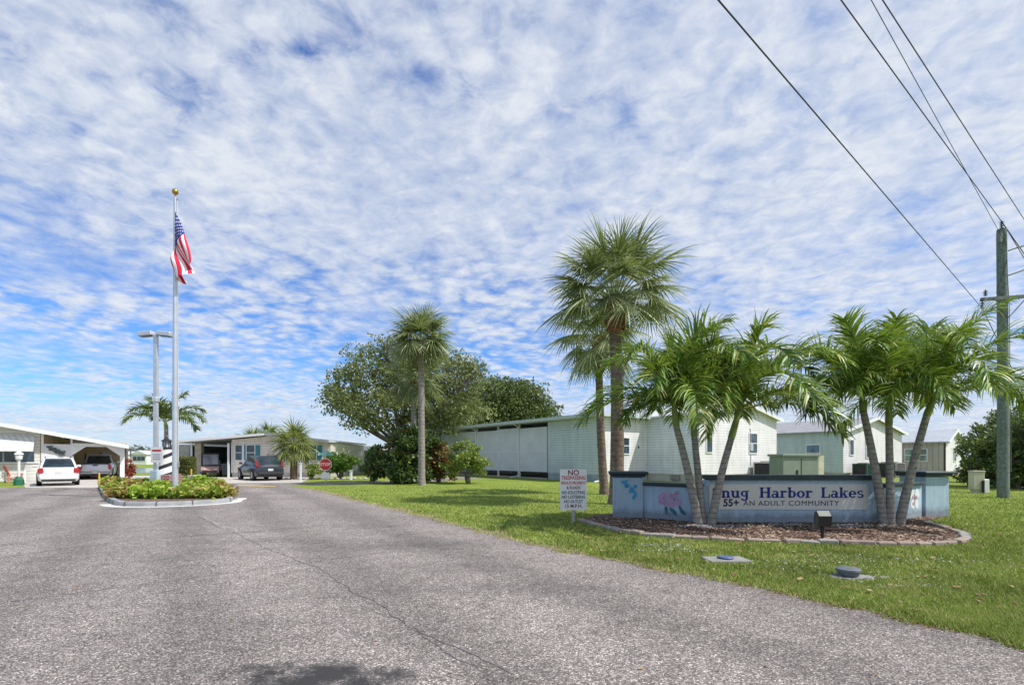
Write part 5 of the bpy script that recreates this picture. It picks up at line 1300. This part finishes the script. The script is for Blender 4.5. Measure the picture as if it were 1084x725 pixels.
# ---- left house
AL = R(34); YL = 36.0
hl = thing('carport_house', 'white and tan house with sloping roof, metal wall sculpture and open carport at left', 'house', (xa(131, YL), YL, 0), AL)
def ulx(px):     # local x of a photo column on that facade
    k = (px-542)/F; x0_ = xa(131, YL)
    # x0 + s cos = k (YL + s sin)
    return (k*YL-x0_)/(math.cos(AL)-k*math.sin(AL))
def ulz(px, py): s_ = ulx(px); return za(py, YL+s_*math.sin(AL))
xe = ulx(137); xf = -17.0; zr0, zr1 = ulz(137, 474.3), None
slope = (ulz(0, 450.5)-ulz(131, 473.2))/(ulx(0)-0); zf = lambda x: ulz(131, 473.2)+slope*x
xpk = -10.5
mb = MB(); mb.prism([(xe, zf(xe)), (xpk, zf(xpk)), (xpk, zf(xpk)+.16), (xe, zf(xe)+.16)], -.7, 8.5)
mb.prism([(xpk-.002, zf(xpk)), (xf, zf(xpk)+slope*(xpk-xf)*1), (xf, zf(xpk)+slope*(xpk-xf)+.16), (xpk-.002, zf(xpk)+.16)], -.7, 8.5); mb.build('roof', M_roofw, hl)
mb = MB(); mb.prism([(xe, zf(xe)-.05), (xpk, zf(xpk)-.05), (xpk, zf(xpk)+.2), (xe, zf(xe)+.2)], -.745, -.703)
mb.prism([(xpk-.002, zf(xpk)-.05), (xf, zf(xpk)+slope*(xpk-xf)-.05), (xf, zf(xpk)+slope*(xpk-xf)+.2), (xpk-.002, zf(xpk)+.2)], -.745, -.703); mb.build('fascia', M_trim, hl)
xa0, xa1, xa2 = ulx(43.5), ulx(75.5), ulx(127)
# main wall with window band
zwt = lambda px, py: ulz(px, py)
M_tanw = mat('tan_wall', (.88, .72, .46), .7, .08, 1.5); S_lw = siding('ivory_clapboard', (.78, .76, .70), .22)
mb = MB(); mb.prism([(xf, 0), (xa0-.05, 0), (xa0-.05, zf(xa0)-.02), (xpk, zf(xpk)-.02), (xf, zf(xpk)+slope*(xpk-xf)-.02)], 0, 10); mb.build('wall', S_lw, hl)
mb = MB()
zb0, zb1 = 1.25, 1.92
for k in range(5): mb.b2(xa0-.25-(k+1)*1.5, xa0-.33-k*1.5, -.03, -.003, zb0, zb1)
mb.build('window_band', M_glass, hl)
mb = MB(); mb.b2(xf+.1, xa0-.1, -.06, -.031, zb1+.003, zb1+.07); mb.b2(xf+.1, xa0-.1, -.06, -.031, zb0-.08, zb0-.003); mb.build('window_trim', M_trim, hl)
S_awn = siding('awning_metal', (.76, .77, .77), .3, True)
mb = MB(); mb.add([(xf+.2, -.08, 3.02), (xa0-.28, -.08, 3.02), (xa0-.28, -.75, 1.95), (xf+.2, -.75, 1.95), (xf+.2, -.05, 3.02), (xa0-.28, -.05, 3.02), (xa0-.28, -.72, 1.93), (xf+.2, -.72, 1.93)], [(0,1,2,3), (7,6,5,4), (0,4,5,1), (3,2,6,7), (0,3,7,4), (1,5,6,2)]); mb.build('awning', S_awn, hl)
# white panel wall and metal leaf sculpture
mb = MB(); mb.b2(xa0, xa1, -.05, .08, 0, ulz(60, 470)); mb.build('panel_wall', mat('panel_white', (.72, .72, .72), .6, .06, 3, bscale=12, bmp=.3), hl)
M_scu = mat('metal_sculpture', (.10, .12, .11), .5, .3, 9, metal=.4); mb = MB()
rr = random.Random(3); sx0, sx1 = ulx(52), ulx(67)
for i in range(13):
    t_ = i/12; xx = sx0+(sx1-sx0)*t_; zc_ = ulz(60, 473.5)+(ulz(60, 480.5)-ulz(60, 473.5))*t_+.10*math.sin(i*2.2); a = rr.uniform(-1, 1)
    pts = []
    for k in range(8):
        b = 2*math.pi*k/8; du, dz = .17*math.cos(b), .065*math.sin(b); pts.append((xx+du*math.cos(a)-dz*math.sin(a), zc_+du*math.sin(a)+dz*math.cos(a)))
    mb.prism(pts, -.09-.004*i, -.055)
mb.tube([(sx0, -.08, ulz(60, 474)), ((sx0+sx1)/2, -.10, ulz(60, 478)), (sx1, -.08, ulz(60, 481))], .015, 5); mb.build('wall_sculpture', M_scu, hl)
mb = MB(); mb.prism([(xa0-.04, ulz(60, 470)+.3), (ulx(43.5)+.001, zf(xa0)-.03), (xa2, zf(xa2)+.02), (xa2, ulz(60, 470)+.3)], 8.5, 8.6)
mb.b2(xa0-.04, xa2, 8.5, 8.598, 0, ulz(60, 470)+.3); mb.build('carport_back', M_tanw, hl)
mb = MB(); mb.b2(xa0-.045, xa0+.04, .1, 8.4, 0, zf(xa0)-.1); mb.build('carport_side', M_tanw, hl)
mb = MB(); mb.b2(ulx(44), ulx(46.5), -.12, -.055, 2.35, zf(xa0)-.06); mb.b2(ulx(75), ulx(77), -.12, -.055, ulz(76, 470), zf(xa1)-.06); mb.build('post', M_trim, hl)
# carport front frame: beam with chamfered corners and posts
zb_ = ulz(100, 469.3); zb2_ = ulz(100, 472.8)
mb = MB(); mb.b2(xa1, 0.05, -.05, .07, zb2_, zb_); mb.prism([(xa1, zb2_-.001), (xa1+.75, zb2_-.001), (xa1, zb2_-.62)], -.048, .068); mb.prism([(xa2, zb2_-.001), (xa2-.75, zb2_-.001), (xa2, zb2_-.62)], -.048, .068)
mb.b2(xa2, .05, -.05, .07, 0, zb2_-.002); mb.b2(xa1-.001, xa1+.12, -.052, .072, 0, zb2_-.63); mb.build('carport_frame', M_trim, hl)
mb = MB(); mb.prism([(xa1, zb_+.003), (xa2-.5, zb_+.003), (xa1, zf(xa1)-.05)], .0, .06); mb.build('gable_infill', mat('brown_infill', (.16, .14, .11), .7), hl)
mb = MB(); mb.b2(ulx(54), ulx(70), 8.44, 8.498, 2.6, 2.85); mb.build('shelf', M_dark, hl)
mb = MB(); mb.b2(-.03, .03, .1, .12, 0, 1); mb.b2(-.05, .05, 4, 4.1, 0, zf(0)-.02); mb.b2(-.05, .05, 8.2, 8.3, 0, zf(0)-.02); mb.build('rear_posts', M_trim, hl)
mb = MB(); mb.b2(ulx(93), ulx(104), 8.45, 8.498, 1.2, 2.1); mb.build('carport_window', M_trim, hl)
def LW(lx_, ly_, z=0): return (xa(131, YL)+lx_*math.cos(AL)-ly_*math.sin(AL), YL+lx_*math.sin(AL)+ly_*math.cos(AL), z)
t = thing('storage_shelf', 'dark storage shelf stacked with boxes inside the left carport', 'shelf', LW(xa1+.75, 4.5), AL)
mb = MB()
for k in range(4): mb.b2(-.5, .5, -.25, .25, .15+.5*k, .19+.5*k)
for sx in (-.5, .46):
    for sy in (-.25, .21): mb.b2(sx, sx+.04, sy, sy+.04, 0, 1.9)
mb.build('frame', M_black, t)
mb = MB(); mb.b2(-.4, .1, -.2, .2, .20, .5); mb.b2(.12, .42, -.2, .2, .2, .42); mb.b2(-.42, .4, -.2, .2, 1.2, 1.5); mb.build('box', mat('storage_tub', (.35, .33, .34), .6), t); mb = MB(); mb.b2(-.3, .4, -.2, .2, .70, 1.0); mb.build('box', M_black, t)
# low white fence by that house
t = thing('low_fence', 'low white board fence in front of the left house windows', 'fence', LW(xa0-3.5, -1.9), AL)
mb = MB()
for k in range(3): mb.b2(-4.5, 3.0, -.02, .02, .12+.2*k, .26+.2*k)
mb.build('board', M_white, t); mb = MB()
for k in range(6): mb.b2(-4.5+1.5*k, -4.42+1.5*k, .022, .09, 0, .75)
mb.build('post', M_white, t)

# adirondack chair, red
x, y = xa(14.5, 31.5), 31.5
t = thing('garden_chair', 'faded red slatted garden chair by the left house', 'chair', (x, y, 0), R(150))
M_rc = mat('faded_red', (.62, .16, .12), .6); mb = MB()
for k in range(5): mb.box((-.24+.12*k, .32, .72), (.1, .02, .78-.06*abs(k-2)), rx=-.3)
mb.build('backrest', M_rc, t); mb = MB()
for k in range(5): mb.box((0, -.22+.11*k, .36-.02*k), (.55, .09, .02))
mb.build('seat', M_rc, t)
for sx in (-.32, .32):
    mb = MB(); mb.b2(sx-.06, sx+.06, -.35, .35, .56, .58); mb.build('armrest', M_rc, t)
    mb = MB(); mb.b2(sx-.02, sx+.02, -.32, -.24, 0, .559); mb.build('leg', M_rc, t)
    mb = MB(); mb.b2(sx-.02, sx+.02, .28, .34, 0, .559); mb.build('leg', M_rc, t)
# white lamp post with lantern at far left
x, y = gp(20, 513.5)
t = thing('garden_lamp', 'white garden lamp post with lantern and green base by the left driveway', 'lamp post', (x, y, 0))
mb = MB(); mb.tube([(0, 0, 0), (0, 0, za(488, y))], .065, 10); mb.build('post', M_white, t, True)
zc = za(488, y); mb = MB(); mb.lathe([(.07, zc), (.15, zc+.12), (.17, zc+.36), (.21, zc+.38), (.16, zc+.46), (.03, zc+.56)], n=8); mb.build('lantern', M_white, t)
mb = MB(); mb.lathe([(.24, 0), (.22, .3), (.12, .48)], n=10); mb.build('base_wrap', mat('green_wrap', (.02, .14, .07), .6), t)
# red flowering planter seen right of the carport
x, y = xa(136.5, 37), 37
leafy_tree('red_shrub', 'small red leaved shrub just right of the left carport post', (x, y, 0), [(0, 0, 1.0, .35, .35, .42), (0, 0, .5, .3, .3, .3)], 900, .13, leafm('red_leaves', [(0, (.22, .02, .02)), (.7, (.45, .05, .05)), (1, (.1, .12, .03))], .2), M_brk, .03, 95, 2, 'bush', per=14)

# ------------------------------------------------------------------ vehicles
M_tyre = mat('tyre_rubber', (.02, .02, .02), .85, .1, 9); M_rim = mat('alloy_rim', (.42, .43, .45), .3, .1, 5, metal=.8)
M_tail = mat('tail_lamp', (.45, .015, .02), .15, .1, 20, spec=.8, bmp=0); M_plate = mat('licence_plate', (.6, .6, .58), .5); M_glassd = glassm('car_glass', (.012, .018, .022))
def paint(n, c, metal=0): return mat(n, c, .28, .03, 1, metal=metal, bmp=0, spec=.6, coat=.6)
def car(label, cat, loc, rz, pm, L, W, belt, H, name='parked_car', kind='hatch', rack=False):
    t = thing(name, label, cat, loc, rz); hw = W/2; yr, yf = -L/2, L/2; cl = .22
    # lower body: stations from rear to front
    stn = [(yr, .86, .36, belt-.22), (yr+.05, .94, .28, belt-.08), (yr+.25, .99, cl, belt), (yr+1.0, 1.0, cl, belt+.01), (0, 1.0, cl, belt-.01), (yf-1.25, .99, cl, belt-.04), (yf-.6, .96, cl, belt-.14), (yf-.12, .88, .28, belt-.26), (yf, .76, .34, belt-.42)]
    vs = []; 
    for y, k, zb, zt in stn:
        w_ = hw*k; h_ = zt-zb
        vs += [(w_*.86, y, zb), (w_*.97, y, zb+h_*.12), (w_, y, zb+h_*.5), (w_*.97, y, zb+h_*.82), (w_*.86, y, zt), (w_*.4, y, zt+.02), (-w_*.4, y, zt+.02), (-w_*.86, y, zt), (-w_*.97, y, zb+h_*.82), (-w_, y, zb+h_*.5), (-w_*.97, y, zb+h_*.12), (-w_*.86, y, zb)]
    n = 12; k = len(stn); fs = [(i*n+j, i*n+(j+1) % n, (i+1)*n+(j+1) % n, (i+1)*n+j) for i in range(k-1) for j in range(n)]
    fs += [tuple(range(n)), tuple((k-1)*n+j for j in range(n))]
    mb = MB(); mb.add(vs, fs); body = mb.build('body', pm, t, True)
    md = body.modifiers.new('bevel', 'BEVEL'); md.width = .03; md.segments = 2; md.limit_method = 'ANGLE'
    # cabin
    if kind == 'pickup': c0, c1, c2, c3 = yr+1.95, yr+2.15, yf-2.1, yf-1.45
    elif kind == 'suv': c0, c1, c2, c3 = yr+.10, yr+.55, yf-2.0, yf-1.15
    else: c0, c1, c2, c3 = yr+.12, yr+.62, yf-1.95, yf-1.05
    bw, tw = hw*.90, hw*.73; zt = H
    def cab(s_, zlo, zhi):   # interpolate cabin frame at height fraction
        pass
    Bq = [(-bw, c0, belt-.02), (bw, c0, belt-.02), (bw, c3, belt-.06), (-bw, c3, belt-.06)]
    Tq = [(-tw, c1, zt-.07), (tw, c1, zt-.07), (tw, c2, zt-.07), (-tw, c2, zt-.07)]
    Rq = [(-tw*.86, c1+.12, zt), (tw*.86, c1+.12, zt), (tw*.86, c2-.12, zt), (-tw*.86, c2-.12, zt)]
    mb = MB(); mb.add(Bq+Tq+Rq, [(0,1,5,4), (1,2,6,5), (2,3,7,6), (3,0,4,7), (4,5,9,8), (5,6,10,9), (6,7,11,10), (7,4,8,11), (8,9,10,11), (3,2,1,0)]); cb_ = mb.build('cabin', pm, t, True)
    md = cb_.modifiers.new('bevel', 'BEVEL'); md.width = .035; md.segments = 2
    def pane(nm, a, b, c, d_, ins, parent=t, off=.012, m=M_glassd):
        a, b, c, d_ = map(Vector, (a, b, c, d_)); ce = (a+b+c+d_)/4; nn = (b-a).cross(d_-a).normalized()
        if nn.dot(ce-Vector((0, (c0+c3)/2, belt+.2))) < 0: nn = -nn
        P_ = []
        for p, q1, q2 in ((a, b, d_), (b, a, c), (c, d_, b), (d_, c, a)):
            P_.append(p+(q1-p).normalized()*ins[0]+(q2-p).normalized()*ins[1]+nn*off)
        Q_ = [p-nn*.02 for p in P_]; mb = MB(); mb.add(P_+Q_, [(0,1,2,3), (7,6,5,4), (0,4,5,1), (1,5,6,2), (2,6,7,3), (3,7,4,0)]); return mb.build(nm, m, parent)
    pane('rear_window', Bq[0], Bq[1], Tq[1], Tq[0], (.10, .06)); pane('windshield', Bq[3], Bq[2], Tq[2], Tq[3], (.09, .05))
    for s_ in (0, 1):
        B0, B1, T0, T1 = (Bq[1], Bq[2], Tq[1], Tq[2]) if s_ else (Bq[0], Bq[3], Tq[0], Tq[3])
        lerp = lambda p, q, f: tuple(Vector(p).lerp(Vector(q), f)); cuts = [0.02, .30, .62, .97] if kind != 'pickup' else [.05, .5, .97]
        for i in range(len(cuts)-1):
            pane('side_window', lerp(B0, B1, cuts[i]), lerp(B0, B1, cuts[i+1]), lerp(T0, T1, cuts[i+1]), lerp(T0, T1, cuts[i]), (.035, .05))
    # wheels
    wr = .33 if kind == 'hatch' else .37
    for sx in (-1, 1):
        for yy in (yr+.82, yf-.88):
            mb = MB(); mb.lathe([(wr+.06, -.03), (wr+.06, .012), (wr-.02, .013)], (sx*(hw*.985), yy, wr+.0), 20, 'X') if sx > 0 else mb.lathe([(wr-.02, -.013), (wr+.06, -.012), (wr+.06, .03)], (-(hw*.985), yy, wr), 20, 'X')
            mb.build('wheel_arch', M_black, t, True)
            wh = MB(); wh.lathe([(wr*.6, -.11), (wr*.95, -.11), (wr, -.08), (wr, .08), (wr*.95, .11), (wr*.6, .11)], (sx*(hw-.09), yy, wr), 24, 'X'); w_ = wh.build('wheel', M_tyre, t, True)
            rm = MB(); rm.lathe([(.02, sx*.085), (wr*.62, sx*.115)] if sx > 0 else [(wr*.62, -.115), (.02, -.085)], (sx*(hw-.09), yy, wr), 10, 'X'); rm.build('rim', M_rim, w_)
    # rear details
    yb = yr-.012
    mb = MB(); mb.box((0, yr-.02, .45), (W*.90, .16, .2), bev=.05); mb.build('bumper', pm if kind == 'hatch' else M_black if kind == 'suv' else M_rim, t)
    mb = MB(); mb.box((0, yr+.0, .31), (W*.8, .12, .1), bev=.02); mb.build('lower_bumper', M_black, t)
    for sx in (-1, 1):
        mb = MB()
        if kind == 'pickup': mb.box((sx*(hw*.86), yr+.02, belt-.24), (.15, .12, .36), bev=.02)
        elif kind == 'suv': mb.box((sx*(hw*.84), yr+.06, belt-.09), (.26, .17, .10), bev=.03); mb.box((sx*(hw*.90), yr+.2, belt+.12), (.06, .1, .3), ry=-sx*.18, rx=-.3, bev=.02)
        else: mb.box((sx*(hw*.84), yr+.05, belt-.16), (.24, .2, .26), bev=.04)
        mb.build('tail_light', M_tail, t)
        mb = MB(); mb.box((sx*(hw+.09), c3-.35, belt+.06), (.2, .1, .13), bev=.03); mb.build('mirror', pm, t)
        mb = MB(); mb.box((sx*(hw*.72), yf-.05, belt-.33), (.32, .14, .14), bev=.03); mb.build('headlight', M_glassd, t)
    mb = MB(); mb.box((0, yr-.006 if kind != 'pickup' else yr-.1, .72 if kind != 'pickup' else .5), (.32, .02, .15)); mb.build('licence_plate', M_plate, t)
    if kind == 'pickup':
        mb = MB(); mb.b2(-hw*.82, hw*.82, yr-.0, yr+1.8, belt+.021, belt+.04); mb.build('bed_cover', M_black, t)
        mb = MB(); mb.b2(-.14, .14, yr-.012, yr+.01, belt-.18, belt-.1); mb.build('tailgate_handle', M_black, t)
    if rack:
        for sx in (-1, 1):
            mb = MB(); mb.tube([(sx*tw*.82, c1+.1, H-.02), (sx*tw*.84, c1+.2, H+.05), (sx*tw*.84, c2-.2, H+.05), (sx*tw*.82, c2-.1, H-.02)], .018, 6); mb.build('roof_rail', M_black, t)
    if kind == 'hatch':
        mb = MB(); mb.box((0, c1+.02, H-.03), (tw*1.7, .22, .03), bev=.01); mb.build('spoiler', pm, t)
    return t
car('white compact hatchback parked on the left driveway, rear towards the road', 'car', (xa(61, 29.2), 29.2, .01), R(43), paint('white_car_paint', (.78, .79, .80)), 4.1, 1.74, .98, 1.52, rack=True)
car('silver pickup truck parked under the left carport', 'pickup truck', (xa(105.5, 38.0), 38.0, .01), R(33), paint('silver_car_paint', (.66, .67, .70), .3), 4.8, 1.86, 1.12, 1.78, 'parked_truck', 'pickup')
car('dark grey sport utility car parked on the drive of the beige house', 'car', (xa(275, 35.6), 35.6, .01), R(43), paint('charcoal_car_paint', (.055, .065, .08), .5), 4.5, 1.84, 1.08, 1.66, kind='suv', rack=True)
# golf cart
gx, gy = xa(224, 40.9), 40.9
t = thing('golf_cart', 'reddish golf cart with dark roof parked facing out of the beige carport', 'golf cart', (gx, gy, .01), R(205))
M_gc = paint('maroon_cart_paint', (.38, .22, .19)); k = 1
mb = MB(); mb.prismx([(-1.1, .35), (1.2, .35), (1.3, .55), (1.15, .80), (.55, .95), (.45, .5), (-.1, .45), (-.2, .75), (-1.1, .8)], -.6, .6); mb.build('body', M_gc, t)
mb = MB(); mb.box((0, -.45, .85), (1.1, .5, .14), bev=.04); mb.box((0, -.72, 1.1), (1.1, .12, .45), bev=.04, rx=-.15); mb.build('seat', mat('cart_seat', (.30, .27, .24), .6), t)
mb = MB(); mb.box((0, -.1, 1.86), (1.2, 1.9, .07), bev=.03); mb.build('roof', M_black, t)
for sx in (-.55, .55):
    for y0_, y1_ in ((.6, .75), (-.85, -.95)): mb = MB(); mb.tube([(sx, y1_, .8), (sx, y0_ if y0_ > 0 else y0_, 1.84)], .02, 6); mb.build('roof_post', M_black, t)
    for yy in (.85, -.75):
        wh = MB(); wh.lathe([(.14, -.1), (.24, -.1), (.26, 0), (.24, .1), (.14, .1)], (sx, yy, .26), 18, 'X'); w_ = wh.build('wheel', M_tyre, t, True)
        rm = MB(); rm.lathe([(.13, -.08), (.14, .08)], (sx, yy, .26), 12, 'X'); rm.build('rim', M_rim, w_)
    mb = MB(); mb.box((sx*.7, 1.27, .62), (.2, .06, .1), bev=.02); mb.build('headlight', mat('headlamp', (.6, .6, .6), .2), t)
mb = MB(); mb.box((0, 1.3, .42), (1.05, .1, .12), bev=.03); mb.build('bumper', M_black, t)
mb = MB(); mb.add([(-.52, .76, .97), (.52, .76, .97), (.52, .61, 1.8), (-.52, .61, 1.8)], [(0, 1, 2, 3)]); mb.build('windshield', glassm('cart_screen', (.10, .11, .12)), t)
mb = MB(); mb.lathe([(.15, 0), (.17, .015), (.15, .03)], (-.25, .30, 1.05), 14, 'Y'); mb.tube([(-.25, .32, 1.05), (-.25, .6, .8)], .02, 5); mb.build('steering_wheel', M_black, t)

# ------------------------------------------------------------------ stop sign and small posts
x, y = gp(344.5, 513.0)
t = thing('stop_sign', 'red octagonal stop sign on a low post with teal street blades behind', 'stop sign', (x, y, 0), R(4))
zc = za(491.5, y)
mb = MB(); mb.box((0, .03, (zc+.95)/2), (.06, .04, zc+.95)); mb.build('post', M_steel, t)
octo = lambda r_: [(r_*math.cos(R(22.5+45*k)), zc+r_*math.sin(R(22.5+45*k))) for k in range(8)]
mb = MB(); mb.prism(octo(.365), -.004, .004); mb.build('rim', M_sgn, t)
mb = MB(); mb.prism(octo(.335), -.008, -.0045); mb.build('face', M_red, t)
text('lettering', 'STOP', .235, M_sgn, t, (0, -.0095, zc), ext=.001, off=.006)
mb = MB(); mb.b2(-.22, .22, -.004, .003, zc-.82, zc-.46); mb.build('sign_plate', M_sgn, t)
M_teal = mat('teal_blade', (.22, .50, .50), .5, .1, 4)
mb = MB(); mb.box((0, .03, zc+.58), (.85, .012, .13), rz=.5); mb.build('street_blade', M_teal, t)
mb = MB(); mb.box((0, .03, zc+.74), (.85, .012, .13), rz=-.9); mb.build('street_blade', M_teal, t)
for px, py, h_, w_, lab in ((318.3, 508.5, 1.15, .10, 'slim white post in front of the short booted palm'), (371.5, 506.8, .62, .15, 'stubby white post right of the stop sign by the cross street')):
    x, y = gp(px, py+1.2); t = thing('white_post', lab, 'post', (x, y, 0)); mb = MB(); mb.box((0, 0, h_/2), (w_, w_, h_), bev=.01); mb.build('shaft', M_white, t)
    mb = MB(); mb.box((0, 0, h_+.022), (w_*1.5, w_*1.5, .04), bev=.01); mb.build('cap', M_white, t)
# low edging of pale rocks in front of the beige house
mbk = None
for i in range(16):
    px = 303+i*6.0; x = xa(px, 36.3); s_ = random.uniform(.12, .22)
    if mbk is None: mb = MB(); mb.box((0, 0, .4), (1.7, 1.3, 1.0), bev=.35); mbk = mb.build('border_rock', mat('pale_rock', (.5, .46, .42), .9, .2, 4)); o = mbk
    else: o = mbk.copy(); COL.objects.link(o)
    o.scale = (s_, s_, s_*.8); o.location = (x, 36.3+random.uniform(-.2, .2), 0); o.rotation_euler = (0, 0, random.uniform(0, 3))
    tag(o, 'small pale rock in the border in front of the beige house', 'rock', 'pale rocks bordering the beige house')

# ------------------------------------------------------------------ utility box and riser near the power pole
x, y = gp(1034, 521.5)
t = thing('utility_pedestal', 'cream and white utility pedestals standing left of the power pole', 'utility box', (x, y, 0), R(-10))
M_crm = mat('cream_box', (.50, .48, .36), .6, .1, 3); w1 = .34
mb = MB(); mb.b2(-.22, .22, -.15, .2, .14, za(499, y), bev=.02); mb.b2(-.16, .16, -.1, .15, 0, .15); mb.build('body', M_crm, t)
mb = MB(); mb.b2(-.24, .24, -.17, .22, za(499, y)+.003, za(499, y)+.04, bev=.01); mb.build('lid', M_crm, t)
mb = MB(); mb.b2(.24, .46, -.05, .25, 0, za(507, y), bev=.02); mb.build('side_box', M_white, t)
mb = MB(); mb.tube([(.12, -.2, 0), (.12, -.2, .55)], .05, 8); mb.build('conduit', M_black, t)

# ------------------------------------------------------------------ power pole and lines
YP = 19.6; xp_ = xa(1062, YP)
pole = thing('power_pole', 'weathered green-grey wooden power pole with crossarm at the right', 'power pole', (xp_, YP, 0))
zt = za(243, YP)
mb = MB(); mb.tube([(0, 0, -.1), (0, 0, 3), (-.02, 0, zt*.6), (-.06, 0, zt-.3), (-.06, 0, zt)], [.185, .178, .165, .155, .148], 16)
mb.build('shaft', barkm('treated_wood', (.09, .115, .10), (.25, .29, .26), .4, 11, .15), pole, True)
line_dir = Vector((-15, -12.4, 0)).normalized(); arm_dir = Vector((-line_dir.y, line_dir.x, 0))
if arm_dir.x > 0: arm_dir = -arm_dir
# crossarm
zc = za(317, YP)
armL = Vector((xa(1036, YP)-xp_, 0, 0)); arm_u = Vector((1, -.25, 0)).normalized()
M_arm = mat('crossarm_grey', (.16, .18, .17), .7, .2, 6); M_ins = mat('insulator_dark', (.06, .065, .075), .25, .1, 4, spec=.7)
hl_ = abs(armL.x)*1.05
mb = MB(); mb.box((0, -.24, zc), (hl_*2, .1, .12), rz=-.10, ry=-.05); mb.build('crossarm', M_arm, pole)
for s_ in (-1, 1):
    mb = MB(); mb.tube([(s_*hl_*.6, -.27, zc-.05), (0, -.22, zc-.75)], .018, 5); mb.build('brace', M_arm, pole)
def insulator(nm, c, h_=.3, dn=-1, parent=pole):
    mb = MB(); z = c[2]
    for k in range(4): mb.lathe([(.02, z+dn*(h_*k/4)), (.075, z+dn*(h_*(k+.3)/4)), (.03, z+dn*(h_*(k+.7)/4))], (c[0], c[1], 0), 10)
    mb.tube([(c[0], c[1], z+.05), (c[0], c[1], z+dn*h_)], .018, 6); return mb.build(nm, M_ins, parent, True)
insulator('insulator', (-hl_+.0, -.2, zc-.08), .36); insulator('insulator', (-hl_+.12, -.2, zc+.26), .2)
insulator('insulator', (hl_*.72, -.34, zc+.28), .24); insulator('insulator', (-.06, 0, zt+.30), .3)
mb = MB(); mb.lathe([(.09, zc-.22), (.13, zc-.1), (.13, zc+.14), (.07, zc+.22)], (hl_*.92, -.36, 0), 12); mb.build('cutout_switch', M_ins, pole, True)
for (py0, py1, ln) in ((266, 261, 1.0), (292, 284, 1.1), (356, 355, .62)):
    z0_ = za(py0, YP); mb = MB(); mb.tube([(.15, -.05, z0_), (.45, -.1, z0_+.10), (ln, -.2, z0_+(py0-py1)*YP/F+.05)], .028, 6); mb.build('bracket', M_arm, pole)
insulator('insulator', (.62, -.2, za(353, YP)+.15), .18); insulator('insulator', (1.0, -.2, za(259, YP)+.25), .35)
mb = MB(); mb.tube([(-.17, -.1, zt-.1), (-.2, -.1, zt-.8)], .03, 6); mb.b2(-.26, -.16, -.16, -.04, zt-.55, zt-.2); mb.tube([(-.1, -.19, zt-.4), (-.02, -.26, zc-.3), (.03, -.28, 1.0)], .012, 5); mb.build('hardware', M_arm, pole)
mb = MB(); mb.tube([(-.2, -.2, zc+.1), (-.55, -.3, zc+.15), (-.1, -.25, zc+1.4)], .012, 5); mb.build('jumper_wire', M_black, pole)
def wire(label, a, pixy, zlev, rad=.016, extra=0):
    """from an attachment on the pole towards the next pole behind the camera"""
    A_ = Vector(a); n_ = Vector(pixy); d_ = (n_-A_); L = d_.length; e = A_+d_*(46/L); pts = []
    for k in range(25):
        t_ = k/24; p = A_.lerp(e, t_); pts.append((p.x, p.y, p.z-.0*math.sin(math.pi*t_)))
    o = MB(); o.tube(pts, rad, 6); s_ = o.build('power_line', M_black, None, True)
    # continuation past the pole
    return tag(s_, label, 'power line')
def reach(px, Z):   # point on top edge of the photo at height Z
    Y = (Z-EYE)*F/484.0; return ((px-542)*Y/F, Y, Z)
P_ = lambda x, y, z: (xp_+x, YP+y, z)
a1 = P_(-hl_, -.2, zc-.40); wire('lowest power line, running from the left end of the crossarm up to the top edge', a1, reach(760, a1[2]-.1), 0, .011)
a2 = P_(-.06, 0, zt+.30); wire('thick power line from the pole top, second from left at the top edge', a2, reach(890, a2[2]), 0, .013)
a3 = P_(.05, -.1, zc+2.0); wire('thin power line third from left, meeting the pole below its top', a3, reach(922, a3[2]+.9), 0, .008)
a4 = P_(1.0, -.2, za(259, YP)+.25); wire('rightmost power line, ending at the bracket right of the pole', a4, reach(934, a4[2]-.1), 0, .011)
def wire2(label, a, b, rad):
    a, b = Vector(a), Vector(b); mb = MB(); mb.tube([a.lerp(b, k/12)-Vector((0, 0, .5*math.sin(math.pi*k/12)*(a-b).length/40)) for k in range(13)], rad, 6); return tag(mb.build('power_line', M_black, None, True), label, 'power line')
wire2('power line leaving the pole top to the right', a2, Vector(a2)+Vector((22, 16, -1.2)), .018)
wire2('power line leaving the left end of the crossarm behind the pole', a1, Vector(a1)+Vector((24, 20, -4.5)), .014)
wire2('power line leaving the right bracket off the right edge', a4, Vector(a4)+Vector((22, 16, -1.2)), .018)
wire2('thin drop line from the pole top down past the right bracket', P_(-.02, -.18, zt-.1), P_(3.4, -.6, za(420, YP)), .012)
